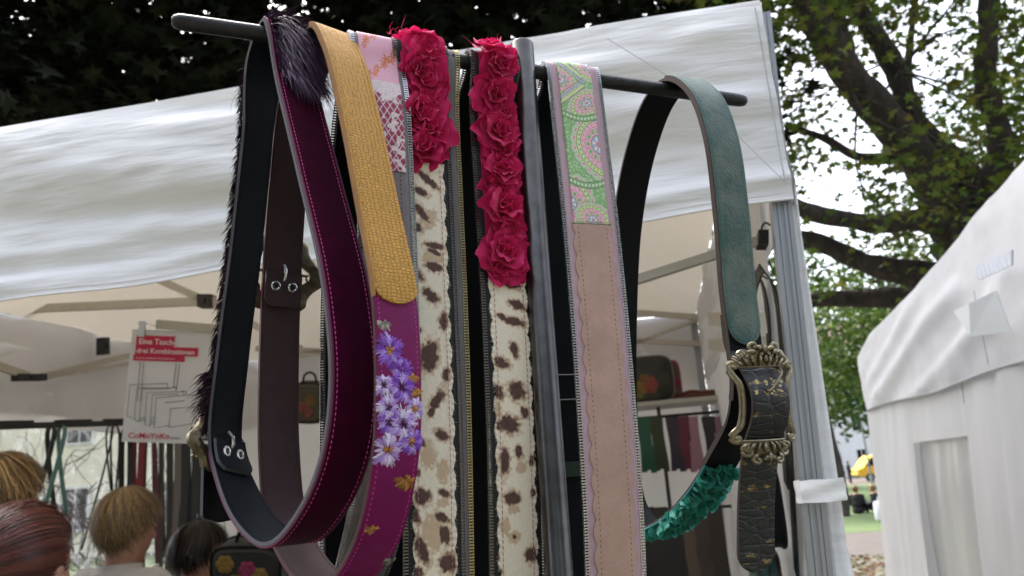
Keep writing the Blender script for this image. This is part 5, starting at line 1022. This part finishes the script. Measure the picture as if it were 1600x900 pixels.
def person(label, base, H, yaw, cloth, hair=None, seated=False, vox=.012, group=None, pitch=0., legs=(.02, .02, .03), name='person', nod=0.):
    k = H/1.70; b = MB(); J = {}
    if not seated:
        hip = np.array([0, 0, .92]); ch = np.array([0, .0, 1.28]); nk = np.array([0, .0, 1.44])
        for sx in (-1, 1):
            cap(b, (sx*.09, 0, .90), (sx*.10, .01, .50), .085, .058); cap(b, (sx*.10, .01, .50), (sx*.11, -.02, .08), .055, .036); ball(b, (sx*.115, .05, .04), .04, .11, .04)
            cap(b, (sx*.175, 0, 1.385), (sx*.22, -.02, 1.10), .050, .040); cap(b, (sx*.22, -.02, 1.10), (sx*.20, .14, .90), .038, .027); ball(b, (sx*.195, .20, .86), .022, .05, .04)
            for q in range(4): cap(b, (sx*(.178+.011*q), .225, .85), (sx*(.178+.011*q), .262+.006*(q in (1, 2)), .815), .008, .006)
            cap(b, (sx*.176, .19, .87), (sx*.160, .235, .85), .009, .007)
    else:
        hip = np.array([0, 0, .12]); ch = np.array([0, .04, .46]); nk = np.array([0, .06, .62])
        for sx in (-1, 1):
            cap(b, (sx*.09, .02, .11), (sx*.16, .40, .34 if sx < 0 else .16), .085, .058); cap(b, (sx*.16, .40, .34 if sx < 0 else .16), (sx*.12, .62, .06), .055, .036); ball(b, (sx*.12, .70, .05), .04, .10, .05)
            cap(b, (sx*.175, .05, .575), (sx*.23, .02, .33), .05, .04); cap(b, (sx*.23, .02, .33), (sx*.16, .26, .26), .038, .027); ball(b, (sx*.14, .31, .26), .022, .045, .04)
    ball(b, hip, .165, .115, .13); ball(b, hip*.5+ch*.5, .140, .098, .20); ball(b, ch, .168, .108, .17); cap(b, ch+(-.15, 0, .09), ch+(.15, 0, .09), .062, .062)
    cap(b, nk-(0, 0, .07), nk+(0, .012, .07), .060, .052)
    hc = nk+np.array([0, .025, .135]); Rn = np.array([[1, 0, 0], [0, math.cos(nod), -math.sin(nod)], [0, math.sin(nod), math.cos(nod)]])
    hb = MB(); ball(hb, (0, -.012, .022), .073, .092, .095, 18); ball(hb, (0, .035, -.035), .056, .058, .078, 16); cap(hb, (0, .088, .012), (0, .108, -.018), .010, .013); ball(hb, (0, .088, -.052), .024, .012, .010); ball(hb, (0, .070, -.095), .024, .022, .018)
    for sx in (-1, 1): ball(hb, (sx*.076, -.008, -.010), .010, .020, .032); ball(hb, (sx*.030, .082, .012), .014, .008, .009)
    hv = np.concatenate(hb.v) @ Rn.T + hc; b.add(hv, hb.f)
    V = np.concatenate(b.v)*k
    me = bpy.data.meshes.new('body'); me.from_pydata(V.tolist(), [], b.f); tmp = bpy.data.objects.new('tmp', me); COL.objects.link(tmp)
    md = tmp.modifiers.new('r', 'REMESH'); md.mode = 'VOXEL'; md.voxel_size = vox; sm_ = tmp.modifiers.new('s', 'SMOOTH'); sm_.iterations = 4; sm_.factor = .5
    dg = bpy.context.evaluated_depsgraph_get(); m2_ = bpy.data.meshes.new_from_object(tmp.evaluated_get(dg)); bpy.data.objects.remove(tmp)
    Vb = np.array([v.co[:] for v in m2_.vertices]); Nb = np.array([v.normal[:] for v in m2_.vertices]); Fb = [tuple(p.vertices) for p in m2_.polygons]
    cy, sy = math.cos(yaw), math.sin(yaw); Rz = np.array([[cy, -sy, 0], [sy, cy, 0], [0, 0, 1]]); base = np.asarray(base, float)
    tow = lambda q: np.asarray(q) @ Rz.T+base
    root = thing(name, label, 'person', base, group); bb = MB(); bb.add(tow(Vb), Fb); part(bb, 'body', M_SKIN, root, auto=None)
    zn = nk[2]*k
    for nm, lo, hi, infl, m, wrist in cloth:
        keep = (Vb[:, 2] > lo*k) & (Vb[:, 2] < hi*k); 
        if wrist: keep &= ~((Vb[:, 1] > .17*k) & (Vb[:, 2] < 1.0*k)) if not seated else ~((Vb[:, 1] > .28*k) & (np.abs(Vb[:, 0]) < .17*k) & (Vb[:, 2] > .20*k) & (Vb[:, 2] < .31*k) & (nm == 'top'))
        idx = -np.ones(len(Vb), int); F2 = [f for f in Fb if all(keep[i] for i in f)]; us = sorted({i for f in F2 for i in f}); idx[us] = np.arange(len(us))
        off = infl*(1+.35*(vnoise(Vb[:, 0]*14+Vb[:, 1]*9, Vb[:, 2]*16, 3)-.5)); Vc = Vb+Nb*off[:, None]; cb_ = MB(); cb_.add(tow(Vc[us]), [tuple(idx[i] for i in f) for f in F2]); part(cb_, nm, m, root, auto=None)
    if hair:
        hcw = hc*k
        hair_mesh(root, lambda q: tow((np.asarray(q) @ Rn.T)*k+hcw), **hair)
    return root, tow((np.array([[0, 0, 0.]]) @ Rn.T)*k+hcw)[0]
def hair_mesh(root, f, pal, axis=(0, -.25, 1), n=1500, low=lambda az: -.06, thick=.012, width=.0022, conv=False, tail=None, wave=.004, amax=2.3):
    axis = nrm(axis); a1 = nrm(np.cross(axis, [1, 0, .01])); a2 = np.cross(axis, a1); pal = np.array(pal); cen = np.array([0, -.012, .018]); rad = np.array([.080, .100, .104])
    b = MB(); base = MB(); K = 24; G = []
    def end(p): # polar limit: follow until below hairline (ears, nape, forehead)
        lim = 0
        for th in np.linspace(.05, amax, 40):
            q = cen+(axis*math.cos(th)+(a1*math.cos(p)+a2*math.sin(p))*math.sin(th))*rad; az = math.atan2(q[0], q[1])
            if q[2] < low(az): break
            lim = th
        return lim
    ends = [end(p) for p in np.linspace(0, 2*math.pi, 72, endpoint=False)]
    ends = (np.array(ends)+np.roll(ends, 1)+np.roll(ends, -1))/3
    G = np.array([[f(cen+(axis*math.cos(t*e)+(a1*math.cos(p)+a2*math.sin(p))*math.sin(t*e))*rad) for p, e in zip(np.linspace(0, 2*math.pi, 72, endpoint=False), ends)] for t in np.linspace(.02, .93, 16)])
    base.grid(G, closed=True, col=np.broadcast_to(pal[0]*.8, G.shape)); h_ = part(base, 'hair', M_HAIR, root)
    for i in range(n):
        p = rng.uniform(0, 2*math.pi); e = np.interp(p, np.linspace(0, 2*math.pi, 73), np.append(ends, ends[0]))*rng.uniform(.78, 1.09); t0 = rng.uniform(0, .7) if not conv else rng.uniform(0, .25); t = np.linspace(t0, 1, 9); lift = 1+thick/.09*rng.uniform(.2, 1.0)*np.sin(np.clip((t-t0)/(1-t0+1e-6)*.93+.07, 0, 1)*math.pi)**.5
        pw_ = p+wave*10*np.sin(t*4+i)*.3+.035*np.sin(p*31+t*5)*(not conv); th = t*e; D = axis*np.cos(th)[:, None]+(a1*np.cos(pw_)[:, None]+a2*np.sin(pw_)[:, None])*np.sin(th)[:, None]; q = cen+D*rad*lift[:, None]
        sdv = np.cross(np.gradient(q, axis=0), D); sdv /= np.maximum(np.linalg.norm(sdv, axis=1), 1e-9)[:, None]; wv = width*np.array([.5, .8, 1, 1, 1, 1, .9, .7, .15])[:, None]*rng.uniform(.6, 1.3)
        q = q+rng.normal(size=3)*.0012+(rng.normal(size=3)*.017)*np.linspace(0, 1, 9)[:, None]**3*(not conv); c = rng.dirichlet((.6,)*len(pal)) @ pal*rng.uniform(.6, 1.35)*(1 if conv else 1.25-.85*t0)*(1+.28*math.sin(p*19)+.18*math.sin(p*43+2)); GG = np.stack([f(q-sdv*wv), f(q+sdv*wv)], 1); b.grid(GG, col=np.broadcast_to(c, GG.shape))
    for i in range(max(20, n//40)):   # stray hairs
        p = rng.uniform(0, 2*math.pi); e = np.interp(p, np.linspace(0, 2*math.pi, 73), np.append(ends, ends[0])); t = np.linspace(rng.uniform(.1, .6), 1.05, 7); pw_ = p+rng.normal()*.25*t; th = t*e
        q = cen+(axis*np.cos(th)[:, None]+(a1*np.cos(pw_)[:, None]+a2*np.sin(pw_)[:, None])*np.sin(th)[:, None])*rad*(1.02+thick/.09*.9+rng.uniform(0, .10)*np.linspace(0, 1, 7)**1.5)[:, None]
        sdv = nrm(rng.normal(size=3))*.00035; GG = np.stack([f(q-sdv), f(q+sdv)], 1); b.grid(GG, col=np.broadcast_to(pal[1], GG.shape))
    if tail is not None:
        t0_ = np.array(tail)
        for i in range(260):
            o_ = cen+axis*rad*1.02+rng.normal(size=3)*.009; pts = np.array([o_, o_+t0_*.04+rng.normal(size=3)*.008, o_+t0_*.10+np.array([0, 0, -.05])+rng.normal(size=3)*.012, o_+t0_*.11+np.array([0, 0, -.16])+rng.normal(size=3)*.016, o_+t0_*.10+np.array([0, 0, -.27])+rng.normal(size=3)*.010]); sdv = nrm(rng.normal(size=3))*.002; GG = np.stack([f(pts-sdv), f(pts+sdv)], 1); c = rng.dirichlet((.6,)*len(pal)) @ pal; b.grid(GG, col=np.broadcast_to(c, GG.shape))
    part(b, 'hair_strands', M_HAIR, h_, kind='stuff')
def under(u, v, Z, H):   # standing spot below a head seen at (u, v)
    q = P(u, v, Z); return np.array([q[0], q[1], 0]), q[2]
CLOTH = lambda n, c: mat(n, c, .85, var=.08, vscale=30, bump=.3, bscale=300, coords='Object')
def stand_person(label, u, v, Z, yaw, cloth, hair, nod=0., vox=.012):
    q, z = under(u, v, Z, 0); H = z/(1.44+.135)*1.70; k = H/1.7; q = q-np.array([-math.sin(yaw), math.cos(yaw), 0])*.025*k
    return person(label, q, H, yaw, cloth, hair, nod=nod, vox=vox)
M_JEAN = CLOTH('dark_denim', (.02, .025, .04))
short_low = lambda az: -.030 if abs(az) > 1.9 else (-.012 if abs(az) > 1.25 else .055)
stand_person('person with red-brown hair tied back, closest to the camera at lower left', 36, 893, 1.36, math.radians(-8), (('trousers', .10, .95, .012, M_JEAN, False), ('top', .93, 1.40, .012, CLOTH('dark_top', (.03, .03, .035)), True)),
    dict(pal=[(.085, .018, .010), (.13, .030, .015), (.04, .010, .007)], axis=(-.35, -1, -.15), n=5000, low=lambda az: -.055 if abs(az) > 1.9 else (-.02 if abs(az) > 1.3 else .06), thick=.005, width=.0008, conv=True, tail=(-.3, -.9, 0), wave=.001, amax=2.9), vox=.010)
stand_person('person with short blond hair in light grey top, seen from behind', 200, 822, 2.6, math.radians(-28), (('trousers', .10, .95, .012, M_JEAN, False), ('top', .93, 1.455, .014, CLOTH('light_grey_top', (.52, .50, .49)), True)),
    dict(pal=[(.26, .165, .075), (.44, .31, .16), (.10, .062, .032), (.18, .11, .055)], axis=(.02, -.40, .85), n=6000, low=lambda az: (-.082 if abs(az) > 2.3 else -.045) if abs(az) > 1.85 else (-.004 if abs(az) > 1.25 else .05), thick=.011, width=.0010), nod=-.22, vox=.010)
stand_person('person with tousled blond hair at the left edge of the picture', 6, 782, 2.35, math.radians(-20), (('trousers', .10, .95, .012, M_JEAN, False), ('top', .93, 1.42, .014, CLOTH('brown_top', (.10, .07, .05)), True)),
    dict(pal=[(.32, .19, .075), (.42, .28, .13), (.16, .09, .04)], axis=(0, -.3, 1), n=1600, low=lambda az: -.09 if abs(az) > 1.2 else .04, thick=.022, width=.0022, wave=.02))
stand_person('person with dark brown hair bending inside the tent below the navy belt', 312, 868, 2.75, math.radians(-60), (('trousers', .10, .95, .012, M_JEAN, False), ('top', .93, 1.42, .014, CLOTH('black_top', (.012, .012, .014)), True)),
    dict(pal=[(.018, .010, .007), (.03, .017, .012), (.010, .006, .004)], axis=(0, -.3, 1), n=1300, low=lambda az: -.07 if abs(az) > 1.7 else (-.03 if abs(az) > 1.2 else .05), thick=.014, width=.002), nod=-.3)
# ================================================================== THE PARK BEYOND
def sit(label, u, v, yaw, top, hairpal):
    q = on_height(u, v, 0); person(label, q+np.array([0, 0, .0]), 1.7, yaw, (('trousers', -.02, .30, .016, CLOTH('black_trousers', (.012, .012, .014)), False), ('top', .16, .60, .016, top, True)), dict(pal=hairpal, axis=(0, -.3, 1), n=260, low=lambda az: -.06 if abs(az) > 1.2 else .04, thick=.014, width=.006), seated=True, vox=.02, group='people sitting on the lawn')
sit('person in black sitting on the lawn, left of the pair', 1342, 803, math.radians(-35), CLOTH('black_jacket', (.015, .015, .018)), [(.16, .08, .04), (.22, .12, .06)])
sit('person in dark jacket sitting on the lawn beside the white tent', 1374, 801, math.radians(40), CLOTH('dark_jacket', (.03, .03, .04)), [(.30, .17, .08), (.38, .24, .12)])
q = on_height(1382, 812, 0); b = MB(); n = 20; an = np.linspace(0, 2*math.pi, n, endpoint=False)
b.grid(np.array([[q+np.array([.24*r*math.cos(a), .16*r*math.sin(a), z]) for a in an] for r, z in ((.9, 0), (1, .06), (.98, .30), (.92, .46), (.8, .50), (.1, .47))]), closed=True)
rb = thing('white_bag', 'white sack standing on the grass next to the seated people', 'bag', q); part(b, 'bag_body', CLOTH('white_sackcloth', (.75, .75, .78)), rb)
b = MB(); b.tube(spline([q+(-.1, 0, .46), q+(-.06, 0, .62), q+(.06, 0, .62), q+(.1, 0, .46)], 6), .012, 6); part(b, 'handle', CLOTH('white_sackcloth', (.75, .75, .78)), rb)
# yellow van
q = on_height(1343, 754, 0); van = thing('yellow_van', 'yellow delivery van parked beyond the lawn', 'van', q)
vx = np.array([1., 0, 0]); vy = np.array([0, 1., 0]); prof = [(0, .45), (.02, .95), (.55, 1.15), (1.15, 1.85), (1.5, 2.05), (5.0, 2.1), (5.05, .45)]
def vp(x, z, y): return q+vx*x+vy*y+upv*z
b = MB(); b.grid(np.array([[vp(x, z, y) for x, z in prof] for y in (0, .05, 1.85, 1.9)]), closed=True)
b.add([vp(x, z, -.001) for x, z in prof], [tuple(range(7))]); b.add([vp(x, z, 1.901) for x, z in prof], [tuple(range(7))[::-1]]); part(b, 'van_body', mat('yellow_paint', (.75, .42, .02), .35, var=.03, coords='Object', coat=.4), van, smooth=False)
M_GLS = mat('dark_glass', (.01, .012, .015), .08, var=0)
for pts in ([(.72, 1.22), (1.22, 1.78), (1.75, 1.82), (1.75, 1.22)], [(1.85, 1.22), (1.85, 1.82), (2.9, 1.84), (2.9, 1.22)]):
    b = MB(); b.add([vp(x, z, -.012) for x, z in pts]+[vp(x, z, -.002) for x, z in pts], [(0, 1, 2, 3), (0, 4, 5, 1), (1, 5, 6, 2), (2, 6, 7, 3), (3, 7, 4, 0)]); part(b, 'window', M_GLS, van, smooth=False)
for x in (.95, 4.1):
    b = MB(); b.lathe(vp(x, .34, -.02), -vy, [(.001, .0), (.2, .01), (.22, .03), (.33, .03), (.34, -.18)], 20); wh_ = part(b, 'wheel', mat('tyre', (.012, .012, .012), .8, var=.1, coords='Object'), van); b = MB(); b.lathe(vp(x, .34, -.05), -vy, [(.001, .02), (.18, .01), (.2, -.01)], 14); part(b, 'rim', M_ALU, wh_)
b = MB(); b.box(vp(.06, .85, .25), vx*.05, vy*.18, upv*.09); part(b, 'headlight', M_NICKEL, van, smooth=False); b = MB(); b.box(vp(0, .5, .95), vx*.06, vy*.95, upv*.1); part(b, 'bumper', M_BLACKP, van, smooth=False)
# bystanders near the van
for lab, u, v, y, tp_ in (('person in dark coat standing beside the tent curtain, far across the lawn', 1307, 756, .4, (.02, .022, .03)), ('person in grey standing near the yellow van, far across the lawn', 1318, 757, -1.2, (.12, .13, .16)), ('person in black facing the yellow van, far across the lawn', 1330, 756, -1.5, (.012, .012, .014))):
    qq = on_height(u, v, 0); person(lab, qq, 1.72, y, (('trousers', .10, .95, .02, M_JEAN, False), ('top', .90, 1.42, .03, CLOTH('coat_%d' % u, tp_), True)), dict(pal=[(.05, .03, .02), (.08, .05, .03)], axis=(0, -.3, 1), n=120, low=lambda az: -.06 if abs(az) > 1.2 else .04, thick=.014, width=.01), vox=.03, group='people standing across the lawn')
q = on_height(1364, 762, 0); lp = thing('lamp_post', 'grey lamp post standing left of the neighbouring tent', 'lamp post', q)
b = MB(); b.lathe(q, upv, [(.10, 0), (.09, .5), (.06, .6), (.05, 4.4), (.001, 4.4)], 10); part(b, 'post', mat('grey_post', (.25, .26, .27), .5, .3, var=.1, coords='Object'), lp)
b = MB(); b.lathe(q+upv*4.4, upv, [(.06, 0), (.22, .1), (.26, .5), (.16, .62), (.01, .7)], 12); part(b, 'lantern', mat('lantern_glass', (.6, .6, .58), .3, var=0), lp)
# trees across the park
M_LEAFF = mat('far_leaves', (0, 0, 0), .65, attr=True, var=0, spec=.2, transl=.25)
def far_tree(label, u, vbase, Z, hgt, wid, pal, n=2600, leaf=.30, c0=.30):
    c = P(u, vbase, Z); base = np.array([c[0], c[1], 0]); t = thing('park_tree', label, 'tree', base, 'trees across the park')
    limb(t, [base, base+(0.1, 0, hgt*.25), base+(-.1, .1, hgt*.5), base+(0, 0, hgt*.8)], [.03*hgt, .022*hgt, .015*hgt, .004*hgt], M_BARK, 8, 'trunk', .15)
    sp_ = []
    while len(sp_) < 46:
        q = rng.uniform(-1, 1, 3)
        if (q**2).sum() < 1 and (q**2).sum() > .15: sp_.append(base+q*np.array([wid, wid*.8, hgt*(1-c0)/2])+np.array([0, 0, hgt*(1+c0)/2]))
    leaf_mesh('leaves', twigs(sp_, n, wid*.16, .7), leaf, OVAL, pal, M_LEAFF, t, tilt=.6)
gp = [(.03, .075, .012), (.05, .11, .018), (.085, .13, .022), (.015, .035, .008)]; dp = [(.012, .03, .008), (.02, .045, .012), (.03, .05, .012)]; yp = [(.12, .14, .02), (.08, .12, .02), (.04, .08, .014)]
far_tree('yellow-green tree just right of the aluminium tent leg', 1305, 740, 24, 8.0, 2.8, yp+gp, 4200, .20, .34)
far_tree('dark green tree behind the lawn beside the tent curtain', 1262, 720, 34, 11, 4.2, dp+gp, 3600, .30, .2)
far_tree('broad dark tree standing behind the yellow van', 1400, 720, 40, 13, 5.5, dp+gp[:2], 4200, .34, .16)
far_tree('tall green tree behind the neighbouring tent', 1520, 720, 46, 15, 6.0, gp, 3600, .36, .15)
far_tree('green tree far behind the aluminium tent leg', 1160, 730, 52, 14, 6, dp, 2600, .4, .1)
far_tree('dark tree far right beyond the neighbouring tent', 1720, 700, 42, 14, 6, dp, 2600, .4, .12)
for lab, x, y, hg in (('unseen tree added behind the viewpoint to cut front light, on the left', -7.5, -9, 11), ('unseen tree added behind the viewpoint to cut front light, on the right', 8.5, -8, 12), ('unseen tree added directly behind the viewpoint to cut front light', 1.0, -14, 13)):  # unseen trees added to darken reflections and lower the front fill light
    base_ = np.array([x, y, 0.]); t = thing('park_tree', lab, 'tree', base_, 'unseen trees added behind the viewpoint to cut front light'); limb(t, [base_, base_+(0, 0, 3), base_+(.2, .2, 6), base_+(0, 0, 9)], [.35, .28, .2, .06], M_BARK, 9, 'trunk')
    cs_ = rng.normal(size=(60, 3)); cs_ /= np.linalg.norm(cs_, axis=1)[:, None]; cs_ = base_+cs_*rng.uniform(.4, 1, (60, 1))**.5*np.array([4.5, 3.5, hg*.40])+np.array([0, 0, hg*.56])
    leaf_mesh('leaves', twigs(cs_, 5000, .8), .42, OVAL, dp+gp[:2], M_LEAFF, t)
# pale building seen through the gaps and through the plastic window
def house(label, x0, x1, y, h, wallc, floors, cols, roofh=3.0, d=9.):
    o = thing('town_house', label, 'building', np.array([(x0+x1)/2, y, 0])); mw = mat('plaster_%d' % int(wallc[0]*999), wallc, .85, var=.06, vscale=.6, coords='Object'); wx_ = np.array([1., 0, 0]); b = MB()
    b.box(np.array([(x0+x1)/2, y+d/2, h/2]), wx_*(x1-x0)/2, np.array([0, d/2, 0]), upv*h/2); part(b, 'wall', mw, o, smooth=False)
    b = MB(); b.add([(x0-.3, y-.3, h), (x1+.3, y-.3, h), (x1+.3, y+d+.3, h), (x0-.3, y+d+.3, h), (x0, y+d/2, h+roofh), (x1, y+d/2, h+roofh)], [(0, 1, 5, 4), (2, 3, 4, 5), (1, 2, 5), (3, 0, 4), (3, 2, 1, 0)]); part(b, 'roof', mat('roof_tiles', (.10, .05, .04), .8, var=.2, vscale=2, coords='Object'), o, smooth=False)
    for i in range(floors):
        for j in range(cols):
            cx = x0+(x1-x0)*(j+.5)/cols; cz = h*(i+.55)/floors; b = MB(); b.box((cx, y-.03, cz), (.62, 0, 0), (0, .05, 0), (0, 0, .95)); w_o = part(b, 'window', mat('window_frame_white', (.7, .7, .68), .6, var=.03, coords='Object'), o, smooth=False)
            for sx in (-1, 1): b = MB(); b.box((cx+sx*.28, y-.09, cz), (.24, 0, 0), (0, .012, 0), (0, 0, .84)); part(b, 'pane', M_GLS, w_o, smooth=False)
house('cream building seen through the plastic tent window', -34, -9, 34, 11, (.80, .74, .58), 3, 6)
house('pale grey building glimpsed between the trees above the yellow van', 22, 70, 88, 15, (.66, .66, .66), 4, 14)
# bare shrub outside the plastic window
q = np.append(on_plane(90, 760, T(TS+1.6, 0, 0), tt)[:2], 0); sh = thing('bare_shrub', 'twisted bare shrub outside the plastic tent window', 'shrub', q); b = MB()
def grow(p, d, l, r, k):
    n_ = 5; pts = [p]; dd = d
    for i in range(n_): dd = nrm(dd+rng.normal(size=3)*.28); pts.append(pts[-1]+dd*l/n_)
    b.tube(pts, np.linspace(r, r*.6, n_+1), 5, cap=False)
    if k:
        for _ in range(rng.integers(2, 4)): grow(pts[rng.integers(2, n_+1)], nrm(dd+rng.normal(size=3)*.7), l*.72, r*.6, k-1)
for _ in range(13): grow(q+np.array([rng.normal()*.4, rng.normal()*.8, 0]), nrm(np.array([rng.normal()*.25, rng.normal()*.35, 1])), 1.35, .026, 4)
part(b, 'branches', M_BARK, sh, kind='stuff')
# fallen leaves
pts = []
for _ in range(1500):
    c = on_height(rng.uniform(1180, 1480), rng.uniform(866, 960), .012+rng.uniform(0, .02)); pts.append(c)
b0 = leaf_mesh('fallen_leaves', pts, .12, STAR, [(.10, .035, .015), (.14, .06, .02), (.05, .03, .015), (.06, .07, .02)], M_LEAFF, None, tilt=3)
tag(b0, 'brown autumn leaves scattered on the ground before the path', 'leaves', kind='stuff')
for o in bpy.data.objects:
    if '_o' in o: del o['_o']
